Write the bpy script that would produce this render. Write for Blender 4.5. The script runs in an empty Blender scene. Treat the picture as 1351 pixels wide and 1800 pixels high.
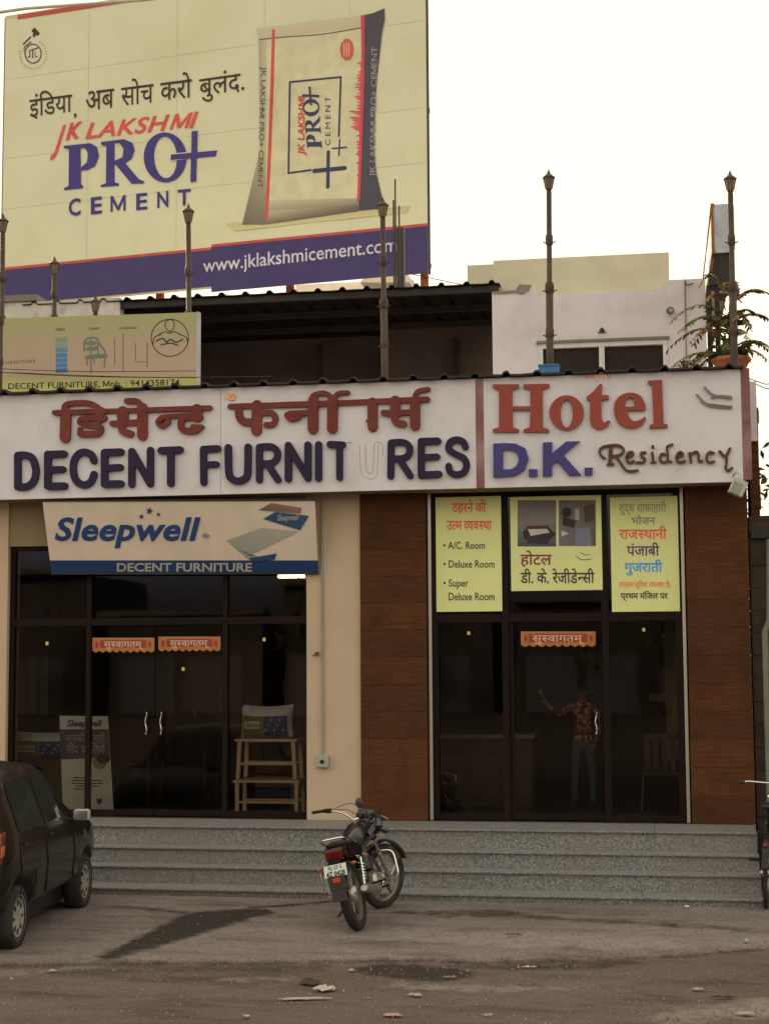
import bpy, bmesh, math, random
from mathutils import Vector, Matrix
R_ = math.radians
random.seed(7)
scene = bpy.context.scene
# ------------------------------------------------------------------ camera
F = 2800.0                       # focal length in photo pixels (photo is 1351 x 1800)
CAM = Vector((0.0, -17.3, 2.37))
yaw, pitch, roll = R_(9.7244), R_(5.3342), R_(-0.3434)
_r = Vector((math.cos(yaw), math.sin(yaw), 0)); _f = Vector((-math.sin(yaw), math.cos(yaw), 0)); _u = Vector((0, 0, 1))
_w = _f*math.cos(pitch) + _u*math.sin(pitch); _u2 = -_f*math.sin(pitch) + _u*math.cos(pitch)
CR = _r*math.cos(roll) + _u2*math.sin(roll); CU = -_r*math.sin(roll) + _u2*math.cos(roll); CW = _w
cd = bpy.data.cameras.new('camera'); cam = bpy.data.objects.new('camera', cd); scene.collection.objects.link(cam)
m = Matrix((CR, CU, -CW)).transposed().to_4x4(); m.translation = CAM; cam.matrix_world = m
cd.sensor_fit = 'VERTICAL'; cd.sensor_height = 24; cd.lens = F/1800*24; cd.clip_end = 2000; cd.clip_start = .1
scene.camera = cam
# ------------------------------------------------------------------ sky, sun, exposure
SUN_EL, SUN_AZ = R_(18), R_(-28)           # low, hazy sun behind the building, to the left
world = bpy.data.worlds.new('World'); scene.world = world; world.use_nodes = True
nt = world.node_tree; sky = nt.nodes.new('ShaderNodeTexSky'); sky.sky_type = 'NISHITA'; sky.sun_disc = False
sky.sun_elevation = SUN_EL; sky.sun_rotation = SUN_AZ; sky.air_density = .08; sky.dust_density = 10.0; sky.ozone_density = 0
bg = nt.nodes['Background']; bg.inputs[1].default_value = 0.15; 
wm = nt.nodes.new('ShaderNodeMix'); wm.data_type = 'RGBA'; wm.blend_type = 'MULTIPLY'; wm.inputs['Factor'].default_value = 1; wm.inputs['B'].default_value = (1.0, 1.0, 1.0, 1); nt.links.new(sky.outputs[0], wm.inputs['A'])
wd = nt.nodes.new('ShaderNodeMix'); wd.data_type = 'RGBA'; wd.blend_type = 'DARKEN'; wd.inputs['Factor'].default_value = 1; wd.inputs['B'].default_value = (.43, .385, .288, 1)   # even, hazy cream sky
nt.links.new(wm.outputs['Result'], wd.inputs['A']); nt.links.new(wd.outputs['Result'], bg.inputs[0])
sl = bpy.data.lights.new('sun', 'SUN'); sl.energy = 0.5; sl.angle = R_(12); sl.color = (1, .84, .62)
so = bpy.data.objects.new('sun', sl); scene.collection.objects.link(so)
sd = Vector((math.sin(SUN_AZ)*math.cos(SUN_EL), math.cos(SUN_AZ)*math.cos(SUN_EL), math.sin(SUN_EL)))
so.rotation_euler = sd.to_track_quat('Z', 'Y').to_euler()
vs = scene.view_settings; vs.view_transform = 'Standard'; vs.look = 'None'; vs.gamma = 1; vs.use_curve_mapping = False
vs.exposure = 4.5
# ------------------------------------------------------------------ helpers
def ray(px, py): return CW*F + CR*(px-675.5) - CU*(py-900)
def atY(px, py, Y):
    d = ray(px, py); return CAM + d*((Y-CAM.y)/d.y)
def atG(px, py, Z=0.0):
    d = ray(px, py); return CAM + d*((Z-CAM.z)/d.z)
def X(px, py, Y): return atY(px, py, Y).x
def Z(px, py, Y): return atY(px, py, Y).z
class Pl:
    """a real plane in the place: o origin, u right, v up, n outward"""
    def __init__(s, o, u, v):
        s.o = Vector(o); s.u = Vector(u).normalized(); v = Vector(v); v -= s.u*v.dot(s.u); s.v = v.normalized(); s.n = s.u.cross(s.v)
    def px(s, x, y):
        d = ray(x, y); t = (s.o-CAM).dot(s.n)/d.dot(s.n); p = CAM + d*t - s.o; return (p.dot(s.u), p.dot(s.v))
    def w(s, a, b, h=0): return s.o + s.u*a + s.v*b + s.n*h
ORG = {}
def link(o): scene.collection.objects.link(o); return o
def thing(name, label, cat, loc=(0, 0, 0), group=None):
    o = link(bpy.data.objects.new(name, None)); o.location = loc; o.empty_display_size = .1
    o['label'] = label; o['category'] = cat
    if group: o['group'] = group
    ORG[o.name] = Vector(loc); return o
def tag(o, label, cat, group=None):
    o['label'] = label; o['category'] = cat
    if group: o['group'] = group
    return o
def structure(o): o['kind'] = 'structure'; return o
def stuff(o): o['kind'] = 'stuff'; return o
def put(name, me, mat, parent=None, local=False):
    """me in world coordinates (or local=True) -> object, child of parent"""
    o = bpy.data.objects.new(name, me); link(o)
    if mat is not None and not me.materials:
        for q in (mat if isinstance(mat, (list, tuple)) else [mat]): me.materials.append(q)
    if parent is not None:
        o.parent = parent
        org = ORG.get(parent.name, Vector((0, 0, 0))); ORG[o.name] = org
        if not local and org.length > 0: me.transform(Matrix.Translation(-org))
    else:
        if not local:
            xs = [v.co for v in me.vertices]
            if xs:
                c = Vector(((min(p.x for p in xs)+max(p.x for p in xs))/2, (min(p.y for p in xs)+max(p.y for p in xs))/2, min(p.z for p in xs)))
                me.transform(Matrix.Translation(-c)); o.location = c; ORG[o.name] = c
    return o
class MB:
    def __init__(s): s.v = []; s.f = []; s.sm = []
    def add(s, vs, fs, smooth=False):
        n = len(s.v); s.v += [tuple(p) for p in vs]; s.f += [tuple(i+n for i in f) for f in fs]; s.sm += [smooth]*len(fs); return s
    def box(s, x0, x1, y0, y1, z0, z1):
        if x0 > x1: x0, x1 = x1, x0
        if y0 > y1: y0, y1 = y1, y0
        if z0 > z1: z0, z1 = z1, z0
        return s.add([(x0,y0,z0),(x1,y0,z0),(x1,y1,z0),(x0,y1,z0),(x0,y0,z1),(x1,y0,z1),(x1,y1,z1),(x0,y1,z1)],
              [(0,3,2,1),(4,5,6,7),(0,1,5,4),(1,2,6,5),(2,3,7,6),(3,0,4,7)])
    def obox(s, c, ax, ay, az):
        c = Vector(c); ax = Vector(ax); ay = Vector(ay); az = Vector(az)
        P = [c+ax*i+ay*j+az*k for k in (-1,1) for (i,j) in ((-1,-1),(1,-1),(1,1),(-1,1))]
        return s.add(P, [(0,3,2,1),(4,5,6,7),(0,1,5,4),(1,2,6,5),(2,3,7,6),(3,0,4,7)])
    def tube(s, pts, r, n=8, closed=False, caps=True):
        P = [Vector(p) for p in pts]; rr = r if isinstance(r, (list, tuple)) else [r]*len(P); N = len(P); rings = []
        up = None
        for i, p in enumerate(P):
            if closed: t = P[(i+1) % N]-P[i-1]
            else: t = P[min(i+1, N-1)]-P[max(i-1, 0)]
            t.normalize()
            if up is None:
                up = Vector((0,0,1)) if abs(t.z) < .9 else Vector((1,0,0))
            a = t.cross(up)
            if a.length < 1e-5: a = t.cross(Vector((.3,.7,.2)))
            a.normalize(); b = a.cross(t); up = b
            rings.append([p+(a*math.cos(2*math.pi*k/n)+b*math.sin(2*math.pi*k/n))*rr[i] for k in range(n)])
        V = [q for ring in rings for q in ring]; Fs = []
        for i in range(N if closed else N-1):
            j = (i+1) % N
            for k in range(n): Fs.append((i*n+k, i*n+(k+1) % n, j*n+(k+1) % n, j*n+k))
        s.add(V, Fs, True)
        if not closed and caps:
            s.add(rings[0], [tuple(range(n))]); s.add(rings[-1], [tuple(reversed(range(n)))])
        return s
    def lathe(s, prof, c=(0,0,0), axis='z', n=16, smooth=True):
        """prof list of (radius, h)"""
        V = []
        for r, h in prof:
            for k in range(n):
                a = 2*math.pi*k/n; x, y = r*math.cos(a), r*math.sin(a)
                p = {'z': (x, y, h), 'x': (h, x, y), 'y': (y, h, x)}[axis]
                V.append((p[0]+c[0], p[1]+c[1], p[2]+c[2]))
        Fs = [(i*n+k, i*n+(k+1) % n, (i+1)*n+(k+1) % n, (i+1)*n+k) for i in range(len(prof)-1) for k in range(n)]
        s.add(V, Fs, smooth)
        if prof[0] == prof[-1]: return s
        if prof[0][0] > 1e-4: s.add(V[:n], [tuple(reversed(range(n)))])
        if prof[-1][0] > 1e-4: s.add(V[-n:], [tuple(range(n))])
        return s
    def prism(s, pts, fmap, h0, h1):
        """convex or simple polygon pts 2D extruded from h0 to h1 through fmap(a,b,h)"""
        n = len(pts); s.add([fmap(a, b, h0) for a, b in pts]+[fmap(a, b, h1) for a, b in pts],
            [tuple(range(n-1, -1, -1)), tuple(range(n, 2*n))]+[(i, (i+1) % n, n+(i+1) % n, n+i) for i in range(n)]); return s
    def ball(s, c, r, n=10, sc=(1,1,1)):
        V = []; m_ = n//2+1
        for i in range(m_+1):
            th = math.pi*i/m_
            for k in range(n):
                a = 2*math.pi*k/n; V.append((c[0]+r*sc[0]*math.sin(th)*math.cos(a), c[1]+r*sc[1]*math.sin(th)*math.sin(a), c[2]+r*sc[2]*math.cos(th)))
        return s.add(V, [(i*n+k, i*n+(k+1) % n, (i+1)*n+(k+1) % n, (i+1)*n+k) for i in range(m_) for k in range(n)], True)
    def ribbon(s, pts, w, fmap, h0, h1, caps=True, ncap=6):
        """flat stroke of width w along 2D pts, thick from h0 to h1"""
        P = [Vector(p) for p in pts]; N = len(P); L = []; Rr = []
        ws = w if isinstance(w, (list, tuple)) else [w]*N
        for i in range(N):
            if i == 0: d = (P[1]-P[0]).normalized(); nn = Vector((-d.y, d.x)); k = 1
            elif i == N-1: d = (P[-1]-P[-2]).normalized(); nn = Vector((-d.y, d.x)); k = 1
            else:
                d0 = (P[i]-P[i-1]).normalized(); d1 = (P[i+1]-P[i]).normalized()
                n0 = Vector((-d0.y, d0.x)); n1 = Vector((-d1.y, d1.x)); nn = n0+n1
                if nn.length < 1e-4: nn = n0.copy()
                nn.normalize(); k = min(1/max(nn.dot(n0), .3), 1.6)
            L.append(P[i]+nn*k*ws[i]/2); Rr.append(P[i]-nn*k*ws[i]/2)
        out = list(L)
        def cap(c, a, wd):
            res = []
            for j in range(1, ncap):
                t = a - math.pi*j/ncap; res.append(c+Vector((math.cos(t), math.sin(t)))*wd/2)
            return res
        if caps:
            d = P[-1]-P[-2]; out += cap(P[-1], math.atan2(d.y, d.x)+math.pi/2, ws[-1])
        mid = len(out); out += list(reversed(Rr))
        if caps:
            d = P[0]-P[1]; out += cap(P[0], math.atan2(d.y, d.x)+math.pi/2, ws[0])
        T = len(out); V = [fmap(p.x, p.y, h1) for p in out]+[fmap(p.x, p.y, h0) for p in out]
        Fs = []; ri = lambda i: mid+(N-1-i)
        for i in range(N-1): Fs.append((i, i+1, ri(i+1), ri(i)))
        if caps:
            Fs.append(tuple(range(N-1, mid+1))); Fs.append(tuple([ri(0)]+list(range(mid+N, T))+[0]))
        Fs = [tuple(reversed(f)) for f in Fs]
        if abs(h1-h0) > 1e-5:
            for i in range(T): Fs.append((i, (i+1) % T, T+(i+1) % T, T+i))
        s.add(V, Fs); return s
    def mesh(s, name='mesh'):
        me = bpy.data.meshes.new(name); me.from_pydata(s.v, [], s.f)
        if any(s.sm): me.polygons.foreach_set('use_smooth', s.sm)
        me.update(); return me
    def build(s, name, mat, parent=None, local=False, bevel=0):
        me = s.mesh(name)
        if bevel:
            bm = bmesh.new(); bm.from_mesh(me); bmesh.ops.remove_doubles(bm, verts=bm.verts, dist=1e-5)
            bmesh.ops.bevel(bm, geom=[e for e in bm.edges if len(e.link_faces) == 2 and e.calc_face_angle(0) > .6], offset=bevel, segments=2, affect='EDGES', profile=.6)
            bm.to_mesh(me); bm.free()
        return put(name, me, mat, parent, local)
def smooth(pts, n=5, closed=False):
    """Catmull-Rom through 2D or 3D points"""
    P = [Vector(p) for p in pts]; N = len(P); out = []
    for i in range(N if closed else N-1):
        a = P[i-1] if (i or closed) else P[0]; b = P[i]; c = P[(i+1) % N]; d = P[(i+2) % N] if (closed or i+2 < N) else P[-1]
        for k in range(n):
            t = k/n; out.append(.5*((2*b)+(c-a)*t+(2*a-5*b+4*c-d)*t*t+(3*b-a-3*c+d)*t**3))
    if not closed: out.append(P[-1])
    return out
# ------------------------------------------------------------------ materials
MATS = {}
def srgb(c): return tuple((x/12.92 if x <= .04045 else ((x+.055)/1.055)**2.4) for x in (v/255 for v in c))
def mat(name, col, rough=.7, metal=0, var=.12, scale=3, bump=0, bscale=40, emit=None, dirt=None, dirtscale=1.2, spec=.3, stretch=None, dirtamt=.55, coat=0):
    if name in MATS: return MATS[name]
    m = bpy.data.materials.new(name); m.use_nodes = True; n = m.node_tree; p = n.nodes['Principled BSDF']; MATS[name] = m
    p.inputs['Roughness'].default_value = rough; p.inputs['Metallic'].default_value = metal; p.inputs['Specular IOR Level'].default_value = spec
    if coat: p.inputs['Coat Weight'].default_value = coat
    if emit: p.inputs['Emission Color'].default_value = (*emit[:3], 1); p.inputs['Emission Strength'].default_value = emit[3]
    tc = n.nodes.new('ShaderNodeTexCoord'); src = tc.outputs['Object']
    if stretch:
        mp = n.nodes.new('ShaderNodeMapping'); mp.inputs['Scale'].default_value = stretch; n.links.new(src, mp.inputs[0]); src = mp.outputs[0]
    ns = n.nodes.new('ShaderNodeTexNoise'); ns.inputs['Scale'].default_value = scale; ns.inputs['Detail'].default_value = 6; ns.inputs['Roughness'].default_value = .6
    n.links.new(src, ns.inputs['Vector'])
    cr = n.nodes.new('ShaderNodeValToRGB'); cr.color_ramp.elements[0].position = .3; cr.color_ramp.elements[1].position = .7
    cr.color_ramp.elements[0].color = (*[max(0, c*(1-var)) for c in col], 1); cr.color_ramp.elements[1].color = (*[min(1, c*(1+var)) for c in col], 1)
    n.links.new(ns.outputs[0], cr.inputs[0]); out = cr.outputs[0]
    if dirt:
        nd = n.nodes.new('ShaderNodeTexNoise'); nd.inputs['Scale'].default_value = dirtscale; nd.inputs['Detail'].default_value = 8; nd.inputs['Roughness'].default_value = .65
        n.links.new(tc.outputs['Object'], nd.inputs['Vector'])
        rp = n.nodes.new('ShaderNodeValToRGB'); rp.color_ramp.elements[0].position = .48; rp.color_ramp.elements[1].position = .72
        rp.color_ramp.elements[1].color = (dirtamt, dirtamt, dirtamt, 1); n.links.new(nd.outputs[0], rp.inputs[0])
        mx = n.nodes.new('ShaderNodeMix'); mx.data_type = 'RGBA'; n.links.new(rp.outputs[0], mx.inputs['Factor']); n.links.new(out, mx.inputs['A'])
        mx.inputs['B'].default_value = (*dirt, 1); out = mx.outputs['Result']
    n.links.new(out, p.inputs['Base Color'])
    if bump:
        nb = n.nodes.new('ShaderNodeTexNoise'); nb.inputs['Scale'].default_value = bscale; nb.inputs['Detail'].default_value = 5; n.links.new(src, nb.inputs['Vector'])
        bp = n.nodes.new('ShaderNodeBump'); bp.inputs['Strength'].default_value = bump; bp.inputs['Distance'].default_value = .01
        n.links.new(nb.outputs[0], bp.inputs['Height']); n.links.new(bp.outputs[0], p.inputs['Normal'])
    return m
def ink(rgb, L=.5, rough=.6, name=None):
    """printed or painted colour; rgb as measured in the photo, L the light level there"""
    c = tuple(min(.9, v/L) for v in srgb(rgb)); return mat(name or 'ink_%d_%d_%d' % tuple(rgb), c, rough, var=.07, scale=6)
def attr_mat(name, rough=.6):
    if name in MATS: return MATS[name]
    m = bpy.data.materials.new(name); m.use_nodes = True; n = m.node_tree; p = n.nodes['Principled BSDF']; MATS[name] = m
    a = n.nodes.new('ShaderNodeVertexColor'); a.layer_name = 'print'; n.links.new(a.outputs[0], p.inputs['Base Color']); p.inputs['Roughness'].default_value = rough
    return m
def glass_mat(name, tint=(.3,.28,.25), refl=.75):
    m = bpy.data.materials.new(name); m.use_nodes = True; n = m.node_tree; n.nodes.remove(n.nodes['Principled BSDF']); o = n.nodes['Material Output']
    tr = n.nodes.new('ShaderNodeBsdfTransparent'); tr.inputs[0].default_value = (*tint, 1); gl = n.nodes.new('ShaderNodeBsdfGlossy'); gl.inputs['Roughness'].default_value = .02
    gl.inputs[0].default_value = (refl, refl, refl, 1)
    fr = n.nodes.new('ShaderNodeFresnel'); fr.inputs[0].default_value = 1.34; mx = n.nodes.new('ShaderNodeMixShader')
    nb = n.nodes.new('ShaderNodeTexNoise'); nb.inputs['Scale'].default_value = 1.3; bp = n.nodes.new('ShaderNodeBump'); bp.inputs['Strength'].default_value = .03; bp.inputs['Distance'].default_value = .03
    tc = n.nodes.new('ShaderNodeTexCoord'); n.links.new(tc.outputs['Object'], nb.inputs['Vector']); n.links.new(nb.outputs[0], bp.inputs['Height']); n.links.new(bp.outputs[0], gl.inputs['Normal'])
    n.links.new(fr.outputs[0], mx.inputs[0]); n.links.new(tr.outputs[0], mx.inputs[1]); n.links.new(gl.outputs[0], mx.inputs[2]); n.links.new(mx.outputs[0], o.inputs[0])
    return m
M_white = mat('sign_white', (.68,.645,.70), .55, var=.04, scale=1.5, dirt=(.42,.38,.34), dirtscale=2.2, dirtamt=.35)
M_plaster = mat('white_plaster', (.66,.61,.65), .9, var=.05, bump=.15, dirt=(.42,.38,.35), dirtscale=1.0, dirtamt=.5)
M_beige = mat('beige_plaster', (.62,.57,.43), .9, var=.05, bump=.15, dirt=(.42,.36,.28), dirtscale=.8)
M_cream = mat('cream_plaster', (.53,.40,.30), .85, var=.04, bump=.25, bscale=25, dirt=(.44,.33,.22), dirtscale=1.3, dirtamt=.4)
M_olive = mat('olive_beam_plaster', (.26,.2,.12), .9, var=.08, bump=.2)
M_brown = mat('brown_cladding', (.092,.034,.013), .8, spec=.15, var=.28, scale=4, bump=.6, bscale=14, stretch=(1,1,9), dirt=(.045,.016,.008), dirtscale=1.6, dirtamt=.6)
M_browns = [M_brown]+[mat('brown_cladding_%s' % nm, tuple(q*1.12 for q in c), .8, spec=.15, var=.25, scale=sc, bump=.6, bscale=17, stretch=(1,1,st), dirt=(.045,.018,.009), dirtscale=ds, dirtamt=.7) for nm, c, sc, st, ds in (('dull', (.070,.027,.012), 5, 7, 2.3), ('warm', (.090,.034,.013), 3.3, 11, 3.1))]
M_frame = mat('maroon_aluminium', (.013,.006,.005), .6, spec=.12, var=.1)
M_alu = mat('bare_aluminium', (.45,.42,.38), .4, metal=.8, var=.05)
M_granite = None
M_chrome = mat('chrome', (.7,.68,.66), .12, metal=1, var=.03)
M_black = mat('black_plastic', (.014,.014,.015), .4, var=.1)
M_rubber = mat('tyre_rubber', (.022,.02,.019), .85, var=.15, dirt=(.09,.075,.06), dirtscale=6, dirtamt=.5)
M_post = mat('lamp_post_paint', (.06,.04,.03), .55, var=.2, scale=8, dirt=(.14,.08,.05), dirtscale=10)
M_dark = mat('dark_sheet', (.03,.026,.024), .7, var=.2, dirt=(.07,.05,.04))
M_pink = mat('maroon_strip', (.22,.09,.09), .6, var=.08, scale=2, dirt=(.36,.25,.27), dirtscale=1.5, dirtamt=.9)
M_glass = glass_mat('tinted_glass', (.80,.76,.70))
M_rust = mat('rusty_steel', (.28,.1,.03), .7, var=.3, scale=12)
M_wood = mat('raw_wood', (.62,.52,.42), .75, var=.12, scale=10, stretch=(3,3,.6), bump=.2)
# granite
def granite():
    m = bpy.data.materials.new('grey_granite'); m.use_nodes = True; n = m.node_tree; p = n.nodes['Principled BSDF']
    tc = n.nodes.new('ShaderNodeTexCoord'); vo = n.nodes.new('ShaderNodeTexVoronoi'); vo.inputs['Scale'].default_value = 95; n.links.new(tc.outputs['Object'], vo.inputs['Vector'])
    sp = n.nodes.new('ShaderNodeSeparateColor'); n.links.new(vo.outputs['Color'], sp.inputs[0])
    cr = n.nodes.new('ShaderNodeValToRGB'); e = cr.color_ramp.elements; e[0].color = (.10,.10,.10,1); e[1].color = (.34,.33,.335,1); e[0].position = .1; e[1].position = .95
    k = e.new(.55); k.color = (.18,.175,.175,1); n.links.new(sp.outputs[0], cr.inputs[0])
    ns = n.nodes.new('ShaderNodeTexNoise'); ns.inputs['Scale'].default_value = .9; ns.inputs['Detail'].default_value = 7; n.links.new(tc.outputs['Object'], ns.inputs['Vector'])
    rp = n.nodes.new('ShaderNodeValToRGB'); rp.color_ramp.elements[0].position = .4; rp.color_ramp.elements[1].position = .7; rp.color_ramp.elements[1].color = (.6,.6,.6,1); n.links.new(ns.outputs[0], rp.inputs[0])
    mx = n.nodes.new('ShaderNodeMix'); mx.data_type = 'RGBA'; mx.inputs['B'].default_value = (.20,.17,.15,1); n.links.new(rp.outputs[0], mx.inputs['Factor']); n.links.new(cr.outputs[0], mx.inputs['A'])
    n.links.new(mx.outputs['Result'], p.inputs['Base Color']); p.inputs['Roughness'].default_value = .55; return m
M_granite = granite()
# ------------------------------------------------------------------ lettering
FM = {}
def font_mesh(s, off=0, shear=0, space=1.0):
    """list of verts, faces of one run of text; no shaping is done by the text object"""
    k = (s, off, shear, space)
    if k in FM: return FM[k]
    c = bpy.data.curves.new('t', 'FONT'); c.body = s; c.offset = off; c.shear = shear; c.space_character = space; c.resolution_u = 3
    o = bpy.data.objects.new('t', c); link(o); bpy.context.view_layer.update()
    me = o.to_mesh(); V = [(v.co.x, v.co.y) for v in me.vertices]; Fs = [tuple(p.vertices) for p in me.polygons]; o.to_mesh_clear()
    bpy.data.objects.remove(o); bpy.data.curves.remove(c); FM[k] = (V, Fs); return FM[k]
def run(s, off=0, shear=0, space=1.0):
    """text with '~X' for a half form of X and '^' for a reph; pieces are laid side by side"""
    q = list(s)
    for i in range(1, len(q)):
        if q[i] == '\u093f': q[i], q[i-1] = q[i-1], q[i]
    s = ''.join(q)
    hasM = 'M' in s and off > 0 and len(s) < 60
    if '~' not in s and '^' not in s and not hasM: return font_mesh(s, off, shear, space)
    V = []; Fs = []; x = 0; i = 0; cur = ''; parts = []
    while i < len(s):
        if s[i] == '~': parts += [('n', cur), ('h', s[i+1])]; cur = ''; i += 2
        elif s[i] == 'M' and hasM: parts += [('n', cur), ('M', '')]; cur = ''; i += 1
        elif s[i] == '^': parts += [('n', cur), ('r', '')]; cur = ''; i += 1
        else: cur += s[i]; i += 1
    parts.append(('n', cur))
    for kind, t in parts:
        if kind == 'n' and not t: continue
        if kind == 'r':
            pts = [(x-.12, .62), (x-.13, .72), (x-.06, .8), (x+.03, .78)]; mb = MB(); mb.ribbon(smooth(pts, 3), .05+off*2, lambda a, b, h: (a, b, h), 0, 0)
            n = len(V); V += [(p[0], p[1]) for p in mb.v]; Fs += [tuple(j+n for j in f) for f in mb.f]; continue
        if kind == 'M':
            H_ = capheight('H'); t_ = .085+off*1.7; W_ = H_*.98; g_ = .06 if x > 0 else 0
            P_ = [(0,0),(0,H_),(t_*1.15,H_),(W_/2,.10*H_+t_*1.5),(W_-t_*1.15,H_),(W_,H_),(W_,0),(W_-t_,0),(W_-t_,H_*.66),(W_/2+t_*.42,.06*H_),(W_/2-t_*.42,.06*H_),(t_,H_*.66),(t_,0)]
            n = len(V); V += [(a+x+g_+shear*b, b) for a, b in P_]; Fs.append(tuple(reversed(range(n, n+len(P_))))); x += W_+g_+.07; continue
        v, f = font_mesh(t, off, 0 if not hasM else shear, 1 if not hasM else space)
        if not v: x += .25*len(t); continue
        lead = len(t)-len(t.lstrip(' ')); trail = len(t)-len(t.rstrip(' ')); x += .22*lead
        x0 = min(p[0] for p in v); x1 = max(p[0] for p in v); w = x1-x0
        if kind == 'h':
            bm = bmesh.new(); bv = [bm.verts.new((a, b, 0)) for a, b in v]
            for q in f:
                try: bm.faces.new([bv[j] for j in q])
                except ValueError: pass
            bmesh.ops.bisect_plane(bm, geom=bm.verts[:]+bm.edges[:]+bm.faces[:], plane_co=(x0+w*.68, 0, 0), plane_no=(1, 0, 0), clear_outer=True)
            bm.verts.index_update(); v = [(q.co.x, q.co.y) for q in bm.verts]; f = [tuple(q.index for q in g.verts) for g in bm.faces]; bm.free(); x1 = x0+w*.68
        n = len(V); V += [(a-x0+x-.01, b) for a, b in v]; Fs += [tuple(j+n for j in q) for q in f]; x += x1-x0-.02+.22*trail
    return V, Fs
def capheight(s): 
    dev = any('\u0900' <= c <= '\u097f' for c in s); v, _ = font_mesh('न' if dev else 'H'); return max(p[1] for p in v)
def text(pl, s, BL, BR, TL, material, parent, name='lettering', h=.003, off=0, shear=0, space=1.0, thick=0):
    """text on plane pl: BL, BR baseline ends, TL top of capitals at the start (photo pixels)"""
    V, Fs = run(s, off, shear, space); a0 = min(p[0] for p in V); a1 = max(p[0] for p in V); H = capheight(s)
    o = Vector(pl.px(*BL)); eu = (Vector(pl.px(*BR))-o)/(a1-a0); ev = (Vector(pl.px(*TL))-o)/H
    flip = eu.x*ev.y-eu.y*ev.x < 0
    P = [o+eu*(a-a0)+ev*b for a, b in V]; mb = MB()
    n = len(P)
    fs = [tuple(reversed(f)) if flip else f for f in Fs]
    mb.add([pl.w(p.x, p.y, h) for p in P], fs)
    return mb.build(name, material, parent)
def txt(pl, s, x0, x1, ytop, ybase, material, parent, slope=0, **k):
    return text(pl, s, (x0, ybase), (x1, ybase+slope*(x1-x0)), (x0, ytop), material, parent, **k)
def strokes(pl, parent, name, material, items, T, h0=0, h1=.03, sm=True, lift=.0012, scale=1.0):
    """items: (points, width) in zoom pixels; T=(ox,oy,s) turns them into photo pixels"""
    ox, oy, s = T; mb = MB()
    for k, it in enumerate(items):
        pts, w = it[0], it[1]; ns = it[2] if len(it) > 2 else (4 if len(pts) > 2 and sm else 1)
        P = [Vector(pl.px(ox+a/s, oy+b/s)) for a, b in pts]
        if ns > 1: P = smooth(P, ns)
        a = Vector(pl.px(ox+pts[0][0]/s, oy+pts[0][1]/s)); b = Vector(pl.px(ox+pts[0][0]/s+10, oy+pts[0][1]/s)); wpp = (b-a).length/10
        mb.ribbon(P, w/s*wpp, pl.w, h0, h1+lift*k)
    return mb.build(name, material, parent)
def fill(pl, parent, name, material, loops, T, h0=0, h1=.03, bevel=0):
    """filled outline with holes; loops: list of (points, smooth?)"""
    ox, oy, s = T; c = bpy.data.curves.new(name, 'CURVE'); c.dimensions = '2D'; c.fill_mode = 'BOTH'; c.extrude = max((h1-h0)/2, 0)
    for lp in loops:
        pts, sm = lp if isinstance(lp, tuple) else (lp, False)
        P = [Vector(pl.px(ox+a/s, oy+b/s)) for a, b in pts]
        if sm: P = smooth(P, 5, True)
        sp = c.splines.new('POLY'); sp.points.add(len(P)-1); sp.use_cyclic_u = True
        for i, p in enumerate(P): sp.points[i].co = (p.x, p.y, 0, 1)
    if h1-h0 < .002: c.fill_mode = 'FRONT' if False else 'BOTH'; c.extrude = 0
    o = bpy.data.objects.new('t', c); link(o); bpy.context.view_layer.update(); t = o.to_mesh()
    mid = (h0+h1)/2 if c.extrude else h1
    mb = MB(); mb.add([pl.w(v.co.x, v.co.y, mid+v.co.z) for v in t.vertices], [tuple(p.vertices) for p in t.polygons]); o.to_mesh_clear()
    bpy.data.objects.remove(o); bpy.data.curves.remove(c); return mb.build(name, material, parent)
def ell(cx, cy, rx, ry, n=28, rot=0): return [(cx+rx*math.cos(2*math.pi*k/n)*math.cos(rot)-ry*math.sin(2*math.pi*k/n)*math.sin(rot), cy+rx*math.cos(2*math.pi*k/n)*math.sin(rot)+ry*math.sin(2*math.pi*k/n)*math.cos(rot)) for k in range(n)]
def patch(pl, parent, name, pts, cols, T=(0,0,1), h=.002, nu=12, nv=12):
    """printed patch with blended colours; pts/cols at TL, TR, BR, BL"""
    ox, oy, s = T; P = [Vector(pl.px(ox+a/s, oy+b/s)) for a, b in pts]; V = []; C = []
    for j in range(nv+1):
        for i in range(nu+1):
            a, b = i/nu, j/nv; f = ((1-a)*(1-b), a*(1-b), a*b, (1-a)*b)
            q = sum((P[k]*f[k] for k in range(4)), Vector((0, 0))); V.append(pl.w(q.x, q.y, h)); C.append(tuple(sum(cols[k][c]*f[k] for k in range(4)) for c in range(3)))
    Fs = [(j*(nu+1)+i, (j+1)*(nu+1)+i, (j+1)*(nu+1)+i+1, j*(nu+1)+i+1) for j in range(nv) for i in range(nu)]
    mb = MB().add(V, Fs); me = mb.mesh(name); ca = me.color_attributes.new('print', 'FLOAT_COLOR', 'POINT')
    for k, c in enumerate(C): ca.data[k].color = (*c, 1)
    return put(name, me, attr_mat('printed_blend'), parent)
def al(rgb, L): return tuple(min(.9, v/L) for v in srgb(rgb))
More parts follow.
